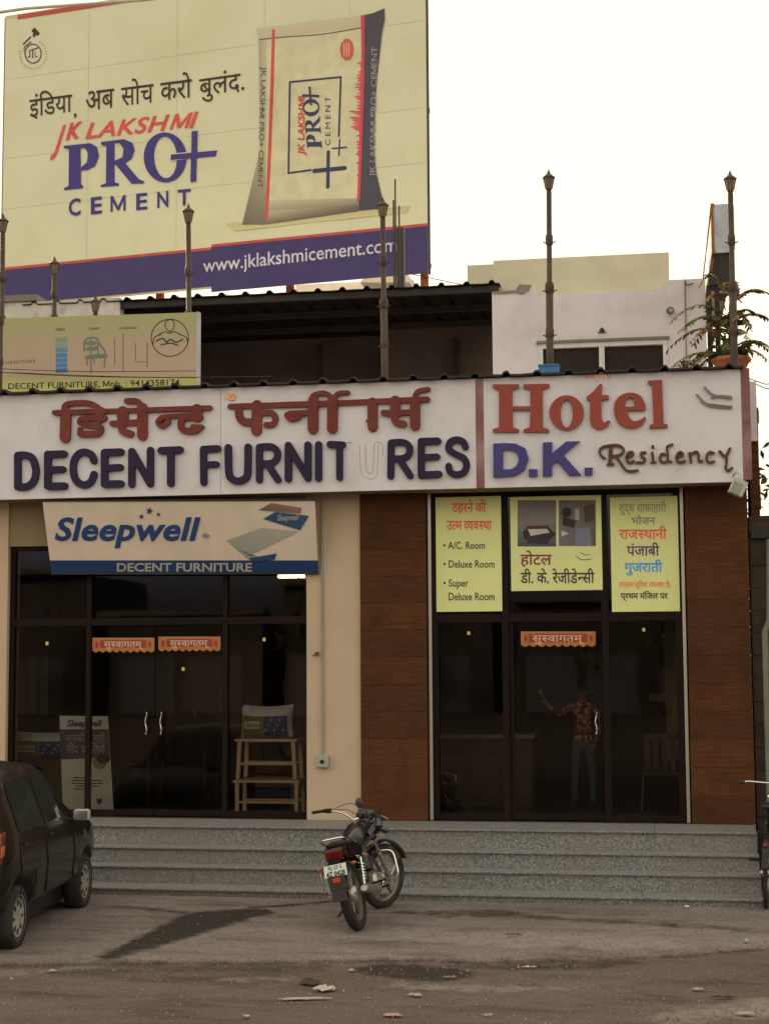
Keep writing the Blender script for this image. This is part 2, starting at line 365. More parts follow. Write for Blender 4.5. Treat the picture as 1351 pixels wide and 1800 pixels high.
# ================================================================== GROUND
PZ = 0.64           # platform height
def ground():
    def axis(lo, hi, step, far):
        a = []; x = lo
        while x <= hi+1e-6: a.append(x); x += step
        s = step; y = hi
        while y < far: s *= 1.35; y += s; a.append(y)
        s = step; y = lo; b = []
        while y > -far: s *= 1.35; y -= s; b.append(y)
        return sorted(b)+a
    xs = axis(-8.6, 2.2, .045, 400); ys = axis(-8.2, -1.52, .03, 400)
    rnd = random.Random(3)
    # colours: 0 dusty road, 1 pale apron, 2 dark wet stain, 3 dark edge
    wob = [(rnd.uniform(.4, 7), rnd.uniform(0, 6.28), rnd.uniform(.4, 5), rnd.uniform(0, 6.28)) for _ in range(12)]
    def nz(x, y): return sum(math.sin(a*x+b+1.7*math.sin(c*y+d))*math.sin(c*y+d)/(1+.35*a) for a, b, c, d in wob)/6
    def edge(x): return EDG(x)
    ep = [(0,1697),(150,1696),(300,1694),(450,1695),(560,1692),(680,1690),(800,1692),(930,1693),(1080,1688),(1200,1682),(1351,1668)]
    eg = [atG(a, b) for a, b in ep]
    def EDG(x):
        if x <= eg[0].x: return eg[0].y
        for p, q in zip(eg, eg[1:]):
            if x <= q.x: return p.y+(q.y-p.y)*(x-p.x)/(q.x-p.x)
        return eg[-1].y
    def seg(x, y, pts, ws):
        best = 9
        for (p, q, w0, w1) in zip(pts, pts[1:], ws, ws[1:]):
            dx, dy = q[0]-p[0], q[1]-p[1]; t = max(0, min(1, ((x-p[0])*dx+(y-p[1])*dy)/(dx*dx+dy*dy)))
            d = math.hypot(x-p[0]-t*dx, y-p[1]-t*dy)-(w0+(w1-w0)*t); best = min(best, d)
        return best
    def G(pts): return [(atG(a, b).x, atG(a, b).y) for a, b in pts]
    st = [ (G([(190,1690),(290,1655),(380,1618),(440,1610)]), [.10,.22,.34,.22], .95),
           (G([(440,1602),(520,1597),(590,1590),(640,1588)]), [.05,.06,.05,.1], .9),
           (G([(210,1600),(330,1612),(400,1608)]), [.05,.1,.1], .5),
           (G([(760,1612),(870,1612),(960,1620)]), [.16,.22,.1], .55),
           (G([(960,1622),(1100,1628),(1300,1640)]), [.08,.12,.10], .5),
           (G([(680,1705),(760,1712),(790,1714)]), [.25,.3,.12], .8),
           (G([(800,1700),(1000,1700),(1110,1692)]), [.1,.16,.1], .5),
           (G([(100,1710),(330,1704),(560,1702)]), [.1,.14,.14], .35),
           (G([(700,1610),(780,1616)]), [.1,.15], .5),
           (G([(1120,1745),(1180,1755)]), [.08,.08], .35) ]
    lt = [ (G([(690,1732),(800,1736),(985,1738)]), [.05,.1,.04], .7), (G([(400,1722),(500,1722)]), [.06,.06], .5),
           (G([(680,1650),(900,1660),(1150,1665)]), [.3,.4,.35], .55), (G([(350,1640),(640,1650)]), [.2,.3], .5), (G([(0,1712),(150,1700)]), [.1,.1], .5),
           (G([(1180,1790),(1351,1770)]), [.15,.3], .5) ]
    V = []; C = []
    for y in ys:
        for x in xs:
            n = nz(x*1.3, y*1.3); n2 = nz(x*5+9, y*5)
            z = .012*n+.004*n2; c = 0.0; dark = 0.0; light = 0.0
            if -9 < x < 2.6 and -9 < y < 0:
                d = y-EDG(x)-.05*n2-.04*n; ap = 1/(1+math.exp(-d/.02)); z += .035*ap
                c = ap; dark = .9*math.exp(-((d+.03)/.035)**2)*(.6+.5*n)
                for P_, W_, a in st:
                    s = seg(x, y, P_, W_)+.07*n2+.05*n; dark = max(dark, min(1, a*1.1)/(1+math.exp(s/.03)))
                for P_, W_, a in lt:
                    s = seg(x, y, P_, W_)+.08*n2+.06*n; light = max(light, a/(1+math.exp(s/.06)))
                if y > -1.6: z = min(z, .03)
            V.append((x, y, z - (0.04 if y > -1.56 and -9 < x < 2.6 else 0))); C.append((c, dark, light))
    nx = len(xs); Fs = [(j*nx+i, j*nx+i+1, (j+1)*nx+i+1, (j+1)*nx+i) for j in range(len(ys)-1) for i in range(nx-1)]
    me = bpy.data.meshes.new('ground'); me.from_pydata(V, [], Fs); me.polygons.foreach_set('use_smooth', [True]*len(Fs))
    ca = me.color_attributes.new('mask', 'FLOAT_COLOR', 'POINT'); ca.data.foreach_set('color', [q for c in C for q in (*c, 1)])
    m = bpy.data.materials.new('dusty_ground'); m.use_nodes = True; n = m.node_tree; p = n.nodes['Principled BSDF']; p.inputs['Roughness'].default_value = .9; p.inputs['Specular IOR Level'].default_value = .3
    tc = n.nodes.new('ShaderNodeTexCoord'); a = n.nodes.new('ShaderNodeVertexColor'); a.layer_name = 'mask'; sp = n.nodes.new('ShaderNodeSeparateColor'); n.links.new(a.outputs[0], sp.inputs[0])
    def noise(sc, lo, hi, det=8, ro=.65, st=None):
        q = n.nodes.new('ShaderNodeTexNoise'); q.inputs['Scale'].default_value = sc; q.inputs['Detail'].default_value = det; q.inputs['Roughness'].default_value = ro
        src = tc.outputs['Object']
        if st: mp = n.nodes.new('ShaderNodeMapping'); mp.inputs['Scale'].default_value = st; n.links.new(src, mp.inputs[0]); src = mp.outputs[0]
        n.links.new(src, q.inputs['Vector']); r = n.nodes.new('ShaderNodeMapRange'); r.inputs[1].default_value = lo; r.inputs[2].default_value = hi; n.links.new(q.outputs[0], r.inputs[0]); return r.outputs[0], q
    def mix(f, A, B, blend='MIX', fac=None):
        x = n.nodes.new('ShaderNodeMix'); x.data_type = 'RGBA'; x.blend_type = blend
        if f is not None: n.links.new(f, x.inputs['Factor'])
        else: x.inputs['Factor'].default_value = fac
        for s_, v in (('A', A), ('B', B)):
            if isinstance(v, tuple): x.inputs[s_].default_value = (*v, 1)
            else: n.links.new(v, x.inputs[s_])
        return x.outputs['Result']
    f1, _ = noise(1.1, .35, .65, st=(.5, 1, 1)); f2, _ = noise(5, .4, .65); f3, q3 = noise(48, .42, .66, 4); f4, _ = noise(22, .55, .7)
    road = mix(f1, (.105,.073,.064), (.17,.125,.112)); road = mix(f2, road, (.13,.092,.08))
    apron = mix(f1, (.185,.15,.14), (.265,.22,.207)); apron = mix(f4, apron, (.135,.108,.098))
    def rough(ch, lo, hi):
        g_, _q = noise(7, .3, .7); ma = n.nodes.new('ShaderNodeMath'); ma.operation = 'MULTIPLY_ADD'; n.links.new(g_, ma.inputs[0]); ma.inputs[1].default_value = .7
        sb = n.nodes.new('ShaderNodeMath'); sb.operation = 'SUBTRACT'; n.links.new(ch, sb.inputs[0]); sb.inputs[1].default_value = .35; n.links.new(sb.outputs[0], ma.inputs[2])
        r = n.nodes.new('ShaderNodeMapRange'); r.inputs[1].default_value = lo; r.inputs[2].default_value = hi; n.links.new(ma.outputs[0], r.inputs[0]); return r.outputs[0]
    dk = rough(sp.outputs[1], .12, .8); li = rough(sp.outputs[2], .15, .8)
    f7, _ = noise(2.2, .5, .68, st=(.35, 1.2, 1)); f8, _ = noise(2.7, .52, .7, st=(.4, 1.3, 1))
    base = mix(sp.outputs[0], road, apron); base = mix(f7, base, mix(None, base, (.55,.50,.47), 'MULTIPLY', 1)); base = mix(f8, base, mix(None, base, (.16,.13,.11), 'MIX', .5)); base = mix(li, base, (.31,.262,.24)); base = mix(dk, base, (.035,.026,.021))
    base = mix(f3, base, mix(None, base, (.38,.37,.36), 'MULTIPLY', .8)); f5, _ = noise(38, .66, .72, 2); base = mix(f5, base, (.16,.13,.11))
    n.links.new(base, p.inputs['Base Color'])
    bp = n.nodes.new('ShaderNodeBump'); bp.inputs['Strength'].default_value = .8; bp.inputs['Distance'].default_value = .012; n.links.new(q3.outputs[0], bp.inputs['Height'])
    q6 = n.nodes.new('ShaderNodeTexNoise'); q6.inputs['Scale'].default_value = 9; q6.inputs['Detail'].default_value = 6; n.links.new(tc.outputs['Object'], q6.inputs['Vector'])
    b2 = n.nodes.new('ShaderNodeBump'); b2.inputs['Strength'].default_value = .7; b2.inputs['Distance'].default_value = .05; n.links.new(q6.outputs[0], b2.inputs['Height']); n.links.new(bp.outputs[0], b2.inputs['Normal']); n.links.new(b2.outputs[0], p.inputs['Normal'])
    o = put('ground', me, m, None, True); structure(o)
ground()
# gravel strewn on the road and apron
def gravel():
    rnd = random.Random(11); mb = MB()
    for k in range(3600):
        x = rnd.uniform(-7.5, 1.4); y = rnd.uniform(-7.2, -1.75)
        if y > -4.6 and rnd.random() < .72: continue
        r = rnd.uniform(.003, .011) * (1.6 if rnd.random() < .05 else 1); z = .008+(.03 if y > -4.4 else 0)
        P = [(x+r*rnd.uniform(.7,1.2)*math.cos(a), y+r*rnd.uniform(.7,1.2)*math.sin(a), z-.004) for a in (0,1.57,3.14,4.71)]
        P += [(x+rnd.uniform(-.3,.3)*r, y+rnd.uniform(-.3,.3)*r, z+r*rnd.uniform(.5,.9))]
        mb.add(P, [(0,1,4),(1,2,4),(2,3,4),(3,0,4)])
    stuff(mb.build('gravel', mat('gravel_stone', (.20,.16,.14), .9, var=.7, scale=3)))
gravel()
# ================================================================== STEPS
XL, XR = -9.0, 0.90
def steps():
    root = structure(link(bpy.data.objects.new('steps', None))); ORG[root.name] = Vector((0,0,0))
    rnd = random.Random(5); yf = [-1.64, -1.28, -1.04, -.8]; H = [0, Z(1322,1572,-1.28), Z(1322,1534,-1.04), Z(1322,1499,-.8), .64]
    for k in range(4):
        y = yf[k]; y2 = (yf[k+1] if k < 3 else -.56); x = XL; z0, z1 = H[k]-(.06 if k == 0 else 0), H[k+1]
        xe = XR + .02
        while x < xe-.01:
            L = min(rnd.uniform(1.0, 1.5), xe-x)
            if xe-(x+L) < .4: L = xe-x
            MB().box(x+.0015, x+L-.0015, y+.034+rnd.uniform(0,.003), y+.055, z0, z1-.02).build('riser_slab', M_granite, root)
            yb = y2+.056 if k < 3 else -.79+.78
            MB().box(x+.0015, x+L-.0015, y+rnd.uniform(0,.002), yb, z1-.018, z1).build('tread_slab', M_granite, root, bevel=.003)
            x += L
        MB().box(XL, xe-.002, y+.057, .5, z0-.05 if k == 0 else H[k]+.001, z1-.022).build('step_core', mat('concrete_core', (.12,.11,.1)), root)
steps()
# ================================================================== SHOP BUILDING
B = thing('shop_building', 'cream shop building with brown clad pillars and dark glass fronts below white signs', 'building', (-3.2, 0, 0))
GY = .16            # glass plane
FP = Pl((0, 0, 0), (1,0,0), (0,0,1))
xc0, xc1 = X(539,1250,.04), X(635,1250,.04)          # cream wall
xp0, xp1 = xc1, X(750,1250,0); xq0, xq1 = X(1211,1250,0), X(1322,1250,0)
zs0, zs1 = 4.214, 5.40                                  # fascia bottom / top
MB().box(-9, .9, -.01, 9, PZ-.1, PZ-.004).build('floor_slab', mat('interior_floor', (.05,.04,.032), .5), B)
MB().box(xc0, xc1-.002, .04, .4, PZ-.004, zs0+.2).build('wall', M_cream, B)
xl = X(12,1150,.04)
MB().box(-9, xl, .04, .4, PZ-.004, zs0+.2).build('wall', M_cream, B)
def pillar(x0, x1):
    MB().box(x0+.012, x1-.012, .03, .45, PZ-.004, zs0+.1).build('pillar', mat('mortar_brown', (.05,.022,.014)), B)
    rnd = random.Random(int(x0*100)); z = PZ
    while z < zs0+.05:
        h = min(.295, zs0+.08-z); d = rnd.uniform(0, .003)
        MB().box(x0, x1, -d, .028, z+.001, z+h-.0015).build('tile', M_browns[rnd.randrange(3)], B)
        z += h
        MB()
pillar(xp0, xp1); pillar(xq0, xq1)
# side faces of the pillars, tiled as well
for x in (xp1, xq0):
    s = -1 if x == xp1 else 1
    MB().box(x, x+s*.011, .03, .44, PZ, zs0+.05).build('cladding', M_brown, B)
# beams above the shop fronts
zfL = Z(300,957,GY); zfR = Z(980,866,GY)
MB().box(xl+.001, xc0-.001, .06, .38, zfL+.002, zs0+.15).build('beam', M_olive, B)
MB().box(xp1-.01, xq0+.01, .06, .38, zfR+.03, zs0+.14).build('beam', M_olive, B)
# fascia box behind the signs, soffit
MB().box(-9.2, .925, -.31, .9, zs0+.03, zs1-.08).build('parapet', M_cream, B)
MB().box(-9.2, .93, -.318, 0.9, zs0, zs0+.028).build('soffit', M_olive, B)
MB().box(-9.2, .9, .9, 14, 4.5, 4.72).build('roof_slab', M_plaster, B)
MB().box(-9.2, .93, -.20, .12, zs1-.08, zs1+.055).build('coping', mat('white_coping', (.74,.72,.68), .8, dirt=(.3,.27,.24), dirtscale=3), B)
# room shell
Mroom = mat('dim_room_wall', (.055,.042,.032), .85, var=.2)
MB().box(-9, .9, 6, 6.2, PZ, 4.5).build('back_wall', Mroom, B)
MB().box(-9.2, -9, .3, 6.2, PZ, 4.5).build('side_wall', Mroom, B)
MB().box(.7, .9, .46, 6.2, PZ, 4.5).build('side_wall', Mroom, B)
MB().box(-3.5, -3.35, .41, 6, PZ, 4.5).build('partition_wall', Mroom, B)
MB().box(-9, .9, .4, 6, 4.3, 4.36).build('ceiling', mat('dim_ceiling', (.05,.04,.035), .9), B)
# window frames and panes
def bar(x0, x1, z0, z1, y=GY, d=.05, name='frame_bar', m=None): return MB().box(x0, x1, y-d, y+d*.6, z0, z1).build(name, m or M_frame, B, bevel=.004)
def fx(px_): return X(px_, 1250, GY)
zb = PZ+.07
# left shop
L0, L1 = xl, xc0
ztL0, ztL1 = Z(270,1099,GY), Z(270,1086,GY)
bar(L0, L0+.055, PZ, zfL); bar(L1-.03, L1, PZ, zfL); bar(L0+.055, L1-.03, zfL-.045, zfL, d=.048); 
mL = [fx(157), fx(397)]
for x in mL: bar(x-.028, x+.028, PZ, zfL-.045)
for a, b in ((L0+.055, mL[0]-.028), (mL[0]+.028, mL[1]-.028), (mL[1]+.028, L1-.03)):
    bar(a, b, ztL0, ztL1, d=.046)
    MB().box(a, b, GY-.004, GY+.004, ztL1, zfL-.045).build('glass_pane', M_glass, B)
for a, b in ((L0+.055, mL[0]-.028), (mL[1]+.028, L1-.03)):
    bar(a, b, PZ, zb, d=.045); MB().box(a, b, GY-.004, GY+.004, zb, ztL0).build('glass_pane', M_glass, B)
# hotel front
R0, R1 = xp1, xq0
ztR0, ztR1 = Z(980,1093,GY), Z(980,1078,GY)
bar(R0+.013, R0+.05, PZ, zfR+.03, d=.03, y=GY-.06, m=M_alu, name='trim'); bar(R1-.05, R1-.013, PZ, zfR+.03, d=.03, y=GY-.06, m=M_alu, name='trim')
bar(R0+.05, R0+.115, PZ, zfR+.03); bar(R1-.125, R1-.05, PZ, zfR+.03)
mR = [X(890,1250,GY), X(1066,1250,GY)]
for x in mR: bar(x-.038, x+.038, PZ, zfR+.03)
segR = ((R0+.115, mR[0]-.038), (mR[0]+.038, mR[1]-.038), (mR[1]+.038, R1-.125))
for a, b in segR:
    bar(a, b, ztR0, ztR1, d=.046); bar(a, b, zfR-.02, zfR+.03, d=.044)
    MB().box(a, b, GY-.004, GY+.004, ztR1, zfR-.02).build('glass_pane', M_glass, B)
for a, b in (segR[0], segR[2]):
    bar(a, b, PZ, zb, d=.045); MB().box(a, b, GY-.004, GY+.004, zb, ztR0).build('glass_pane', M_glass, B)
def wavy_handle(parent, px_, y0, y1):
    x = fx(px_); z0, z1 = Z(px_, y1, GY-.06), Z(px_, y0, GY-.06)
    pts = [(x+.008*math.sin(t/12*2*math.pi*1.4), GY-.065, z0+(z1-z0)*t/12) for t in range(13)]
    mb = MB().tube(pts, .0085, 8)
    for z in (z0+.05, z1-.05): mb.tube([(x, GY-.065, z), (x, GY-.004, z)], .007, 6)
    mb.build('handle', M_chrome, parent)
def door(x0, x1, zt, hx, hand_y=(1252,1291), framed=True):
    d = MB().box(x0+.004, x1-.004, GY-.005, GY+.005, PZ+.075 if framed else PZ+.012, zt-.004).build('glass_door', M_glass, B)
    MB().box(x0+.004, x1-.004, GY-.014, GY+.014, PZ+.012, PZ+.073).build('bottom_rail', M_frame, d)
    wavy_handle(d, hx, *hand_y); return d
xm = fx(273)
door(mL[0]+.028, xm, ztL0, 260); door(xm, mL[1]-.028, ztL0, 286)
dR = door(segR[1][0], segR[1][1], ztR0, 1047)
MB().box(segR[1][0]+.004, segR[1][0]+.045, GY-.02, GY+.02, PZ+.075, ztR0-.004).build('door_stile', M_frame, dR)
# small pale stickers and specks on the glass
for (a, b) in ((83,1131),(464,1124),(823,1113),(1130,1107),(322,1176)):
    MB().box(X(a-2,b,GY)-.0, X(a+3,b,GY), GY-.008, GY-.0055, Z(a,b+3,GY), Z(a,b-3,GY)).build('sticker', ink((140,125,80), .4), B)
# pier and low wall to the right
pr = thing('brown_pier', 'rough brown clad pier rising behind the right end of the hotel sign', 'pier', (1.15, .5, 0))
x0, x1 = X(1316,800,.35), X(1334,800,.35)
zt = Z(1325,716,.35); z = 0; rnd = random.Random(4); MB().box(x0, x1-.02, .365, .88, 0, zt-.02).build('core', mat('mortar_brown', (.05,.022,.014)), pr)
while z < zt:
    h = min(rnd.uniform(.12,.2), zt-z); MB().box(x0, x1+rnd.uniform(-.012,.012), .35, .9, z+.002, z+h-.002).build('stone_course', M_brown, pr, bevel=.006); z += h
nb = thing('neighbour_wall', 'dark stained wall of the next plot at the right edge of the hotel', 'wall', (2.5, .1, 0))
xn = X(1323,1200,.05); zt = Z(1335,906,.05)
Mn = mat('dark_stained_wall', (.05,.034,.024), .9, var=.35, scale=2, dirt=(.015,.01,.008), dirtscale=3)
z = 0
while z < zt:
    h = min(.24, zt-z); MB().box(xn, 5.5, .05+random.uniform(0,.02), .33, z+.002, z+h-.003).build('block_course', Mn, nb); z += h
MB().box(xn+.004, 5.5, .08, .3, 0, zt-.01).build('core', M_black, nb)
MB().box(xn+.02, 5.5, .0, .045, Z(1335,946,.02), Z(1335,931,.02)).build('ledge', M_black, nb)
pp = thing('drain_pipe', 'grey green pipe standing against the dark wall at the right edge', 'pipe', (0,0,0))
MB().tube([(X(1346,1200,-.06), -.06, 0), (X(1346,1200,-.06), -.06, Z(1346,1110,-.06)), (X(1344,1000,-.06)+.03, -.06, Z(1346,1090,-.06)), (X(1348,1000,-.06)+.03, -.06, Z(1346,948,-.06))], .035, 10).build('pipe', mat('grey_green_paint', (.16,.17,.13), .6), pp)
# ================================================================== FASCIA SIGNS
SY = -.35
SP = Pl((0, SY, 0), (1,0,0), (0,0,1))
FS = thing('furniture_shop_sign', 'long white signboard with raised maroon Hindi and dark blue DECENT FURNITURES letters, one missing', 'sign', (-4, SY, zs0))
HS = thing('hotel_sign', 'white signboard with raised red Hotel, blue D.K. and brown Residency letters', 'sign', (-.5, SY, zs0))
zA, zB = 4.212, 5.402
xj1 = X(388,770,SY); xj2 = X(836,770,SY); xj3 = X(850,770,SY); xe = X(1303,750,SY); xe2 = X(1313.5,750,SY)
MB().box(-9.2, xj1-.002, SY, SY+.038, zA, zB).build('panel', M_white, FS)
MB().box(xj1+.002, xj2, SY, SY+.038, zA, zB).build('panel', M_white, FS)
MB().box(xj2+.001, xj3-.001, SY-.006, SY+.038, zA, zB).build('maroon_strip', M_pink, FS)
MB().box(xj3, xe, SY, SY+.038, zA, zB).build('panel', M_white, HS)
MB().box(xe+.001, xe2+.03, SY-.004, SY+.3, zA+.02, zB+.01).build('maroon_strip', M_pink, HS)
Mred = mat('maroon_letter_face', (.16,.028,.020), .6, var=.15, scale=5, dirt=(.19,.06,.045), dirtscale=5)
Mnavy = mat('navy_letter_face', (.016,.008,.038), .6, var=.15, scale=5, dirt=(.028,.018,.04), dirtscale=5)
Mhot = mat('red_letter_face', (.30,.055,.04), .5, var=.12, scale=5, dirt=(.2,.05,.04), dirtscale=5)
Mdk = mat('blue_letter_face', (.055,.045,.20), .5, var=.12, scale=5)
Mres = mat('brown_letter_face', (.10,.035,.022), .5, var=.12)
T1 = (90,670,4.503); T2 = (390,670,3.555); T3 = (10,760,4.222); T4 = (330,760,2.649); T5 = (850,650,3.974); T6 = (850,760,2.937)
LK = [0]
def letter(items, T, mt, parent, h1=.03, sm=True):
    LK[0] += 1; return strokes(SP, parent, 'letter', mt, items, T, .002, h1+.012*(LK[0] % 2), sm)
letter([([(35,252),(440,240)],38,1), ([(125,255),(120,448)],82,1), ([(112,245),(118,200),(160,180),(270,174),(340,188),(385,225),(392,265)],40),
        ([(395,240),(395,300)],68,1), ([(428,296),(300,296),(243,312),(252,340),(330,352),(395,368),(395,405),(360,420),(240,420)],46), ([(240,415),(235,385)],34,1)], T1, Mred, FS)
letter([([(440,240),(785,230)],38,1), ([(570,245),(575,320)],88,1), ([(490,337),(610,335)],44,1), ([(560,330),(572,395),(635,420)],56), ([(610,333),(700,327)],46,1),
        ([(728,215),(728,432)],80,1), ([(605,160),(690,165),(735,230)],44)], T1, Mred, FS)
letter([([(785,230),(1262,214)],38,1), ([(885,300),(862,325),(885,350),(925,325)],56), ([(890,285),(1140,268)],32,1), ([(1160,225),(1160,288)],80,1),
        ([(1185,290),(1110,285),(1045,305),(1035,365),(1070,395),(1150,393),(1178,372)],50), ([(1125,362),(1200,365)],34,1)], T1, Mred, FS)
letter([([(55,160),(385,150)],34,1), ([(108,165),(115,228),(150,258),(215,255)],48), ([(222,152),(220,310)],64,1), ([(255,200),(315,202),(338,235),(322,272),(282,275)],36)], T2, Mred, FS)
letter([([(385,150),(700,140)],34,1), ([(415,215),(435,235),(480,225)],42), ([(425,206),(545,200)],34,1), ([(575,122),(572,300)],64,1),
        ([(560,130),(575,92),(635,76),(680,95),(695,132)],28), ([(695,130),(693,298)],64,1), ([(700,115),(730,80),(790,74)],26)], T2, Mred, FS)
letter([([(700,140),(985,128)],34,1), ([(942,135),(944,288)],62,1), ([(910,250),(930,250)],18,1)], T2, Mred, FS)
letter([([(985,128),(1285,116)],34,1), ([(1085,125),(1085,200)],64,1), ([(1013,200),(1110,205)],38,1), ([(1075,210),(1090,258),(1135,270)],44), ([(1120,200),(1180,196)],34,1),
        ([(1208,130),(1208,280)],62,1), ([(1205,105),(1228,66),(1290,54)],28)], T2, Mred, FS)
W = 51
for g in ([([(98,175),(98,405)],W), ([(98,173),(160,172),(208,200),(232,285),(215,365),(165,404),(98,406)],W)],
          [([(322,165),(322,400)],W), ([(322,167),(440,163)],W,1), ([(322,280),(432,277)],W-4,1), ([(322,402),(445,400)],W,1)],
          [([(662,213),(640,168),(595,148),(545,165),(513,220),(510,300),(535,365),(590,392),(640,368),(662,313)],W)],
          [([(742,155),(742,388)],W), ([(742,152),(862,148)],W,1), ([(742,267),(858,262)],W-4,1), ([(742,386),(862,384)],W,1)],
          [([(942,143),(942,388)],W), ([(942,143),(1080,385)],W,1), ([(1080,135),(1080,385)],W,1)],
          [([(1160,138),(1300,132)],W,1), ([(1232,136),(1232,382)],W,1)]): letter(g, T3, Mnavy, FS, .035)
W = 32
for g in ([([(76,82),(78,235)],W), ([(76,80),(142,77)],W,1), ([(78,152),(136,150)],W-3,1)],
          [([(192,72),(195,190),(212,220),(240,228),(268,218),(282,190),(284,70)],W)],
          [([(336,72),(336,222)],W), ([(336,70),(390,68),(418,90),(416,125),(390,145),(336,146)],W-1), ([(375,150),(422,222)],W,1)],
          [([(471,62),(471,218)],W), ([(471,62),(562,215)],W,1), ([(562,60),(562,215)],W,1)],
          [([(611,58),(611,215)],W,1)], [([(665,58),(722,60)],W,1), ([(709,62),(709,212)],W-2,1)],
          [([(948,50),(946,205)],W), ([(948,50),(1003,48),(1032,68),(1030,103),(1003,122),(948,124)],W-1), ([(985,125),(1036,203)],W,1)],
          [([(1088,48),(1088,202)],W), ([(1088,44),(1165,42)],W,1), ([(1088,118),(1162,115)],W-3,1), ([(1088,200),(1170,196)],W,1)],
          [([(1293,70),(1280,44),(1250,36),(1222,48),(1216,80),(1245,102),(1285,122),(1298,155),(1285,188),(1250,198),(1222,185),(1215,158)],W-1)]): letter(g, T4, Mnavy, FS, .035)
strokes(SP, FS, 'glue_mark', mat('glue_mark', (.45,.42,.40), .8), [([(800,60),(806,180),(830,212),(858,215),(880,195),(886,60)],3), ([(826,62),(832,175),(850,190),(862,170),(868,60),(888,45),(904,55),(908,105)],3), ([(722,46),(765,46)],3)], T4, .001, .002)
letter([([(40,75),(60,85),(50,100)],12), ([(70,75),(85,90),(70,108)],10), ([(25,95),(45,112),(80,115)],8)], (390,670,3.555), ink((215,130,80), .5), FS, .006)
# Hotel
fill(SP, HS, 'letter', Mhot, [[(65,105),(245,105),(245,128),(200,142),(200,258),(325,258),(325,142),(278,128),(278,105),(458,102),(458,125),(410,140),(412,405),(455,418),(455,437),(278,437),(278,418),(322,405),(325,285),(202,285),(203,405),(245,418),(245,437),(65,437),(65,418),(108,405),(108,142),(65,128)]], T5, .002, .04)
fill(SP, HS, 'letter', Mhot, [ell(578,303,120,121), ell(578,308,42,97)], T5, .002, .04)
fill(SP, HS, 'letter', Mhot, [[(812,100),(824,105),(822,182),(870,180),(872,210),(820,213),(820,340),(838,375),(862,357),(882,360),(862,400),(820,418),(780,415),(750,392),(740,350),(742,213),(718,212),(718,192),(770,150)]], T5, .002, .04)
fill(SP, HS, 'letter', Mhot, [([(1127,283),(1060,287),(1004,290),(1015,335),(1050,362),(1095,350),(1122,330),(1127,350),(1090,395),(1020,410),(950,385),(912,320),(912,240),(950,185),(1020,163),(1085,180),(1118,225)], True), ([(985,262),(992,212),(1020,193),(1043,210),(1050,260)], False)], T5, .002, .04)
fill(SP, HS, 'letter', Mhot, [[(1145,80),(1242,73),(1254,378),(1282,385),(1280,405),(1155,410),(1155,392),(1184,380),(1172,108),(1145,100)]], T5, .002, .04)
fill(SP, HS, 'letter', Mdk, [([(50,60),(110,57),(165,60),(215,85),(232,138),(212,195),(165,225),(110,230),(50,233)], False), ([(100,92),(145,92),(172,110),(182,142),(170,175),(142,192),(100,194)], False)], T6, .002, .04)
fill(SP, HS, 'letter', Mdk, [[(233,192),(276,192),(276,229),(233,230)]], T6, .002, .04)
fill(SP, HS, 'letter', Mdk, [[(305,55),(352,52),(352,112),(425,49),(495,48),(410,118),(502,221),(440,225),(378,150),(352,172),(352,226),(305,228)]], T6, .002, .04)
fill(SP, HS, 'letter', Mdk, [[(520,185),(560,183),(560,221),(520,223)]], T6, .002, .04)
for g in ([([(655,72),(650,165)],20,1), ([(638,168),(668,166)],12,1), ([(622,135),(602,118),(600,88),(630,72),(690,68),(718,85),(715,108),(685,122),(655,122)],13), ([(682,122),(708,165),(740,200),(792,198)],13)],
          [([(742,130),(768,118),(764,104),(745,108),(735,135),(748,158),(774,150)],13)], [([(832,106),(812,108),(815,128),(830,140),(822,156),(790,157)],14)],
          [([(868,108),(873,155)],14,1), ([(862,158),(886,156)],8,1), ([(870,74),(872,80)],14,1)], [([(935,115),(915,115),(908,142),(928,158),(948,145)],13), ([(972,64),(945,76),(948,110),(950,148),(966,152)],12)],
          [([(1000,130),(1025,120),(1018,105),(1003,108),(992,135),(1006,157),(1036,150)],13)], [([(1060,108),(1068,155)],14,1), ([(1065,118),(1090,102),(1105,112),(1108,148),(1124,150)],13)],
          [([(1184,108),(1160,105),(1147,135),(1160,157),(1185,152)],13)], [([(1215,100),(1235,122),(1250,122),(1268,85)],15), ([(1252,122),(1250,160),(1247,188),(1262,200),(1278,185)],13)]): letter(g, T6, Mres, HS, .03)
T8 = (820,630,2.544)
letter([([(1062,130),(1092,160),(1135,172),(1182,178)],7), ([(1092,178),(1130,168),(1180,172)],6)], T8, mat('grey_bird', (.2,.17,.15), .4), HS, .02)
letter([([(1027,162),(1065,200),(1110,208),(1183,216)],7), ([(1048,195),(1090,216),(1180,224)],6)], T8, MATS['grey_bird'], HS, .02)
txt(SP, '॥श्री॥', 1028, 1072, 658, 667, ink((176,110,98), .5), HS, off=.01)
# floodlight hanging at the right corner
fl = thing('flood_light', 'small pale floodlight hung under the right corner of the hotel sign', 'light', (.8, -.4, 4.1))
c = atY(1296, 857, -.46)
MB().obox(c+Vector((.0,0,0)), Vector((.065,.03,-.03)), Vector((-.01,.05,.0)), Vector((.035,.0,.075))).build('housing', mat('pale_grey_metal', (.5,.5,.46), .5), fl, bevel=.01)
MB().obox(c+Vector((-.015,-.055,-.01)), Vector((.045,.02,-.02)), Vector((-.001,.006,.0)), Vector((.025,.0,.055))).build('lens', mat('dull_lens', (.32,.34,.27), .25), fl)
MB().tube([c+Vector((.05,0,.05)), c+Vector((.03,0,.14)), c+Vector((-.02,.02,.16)), c+Vector((-.05,.05,.12))], .01, 6).build('bracket', M_alu, fl)
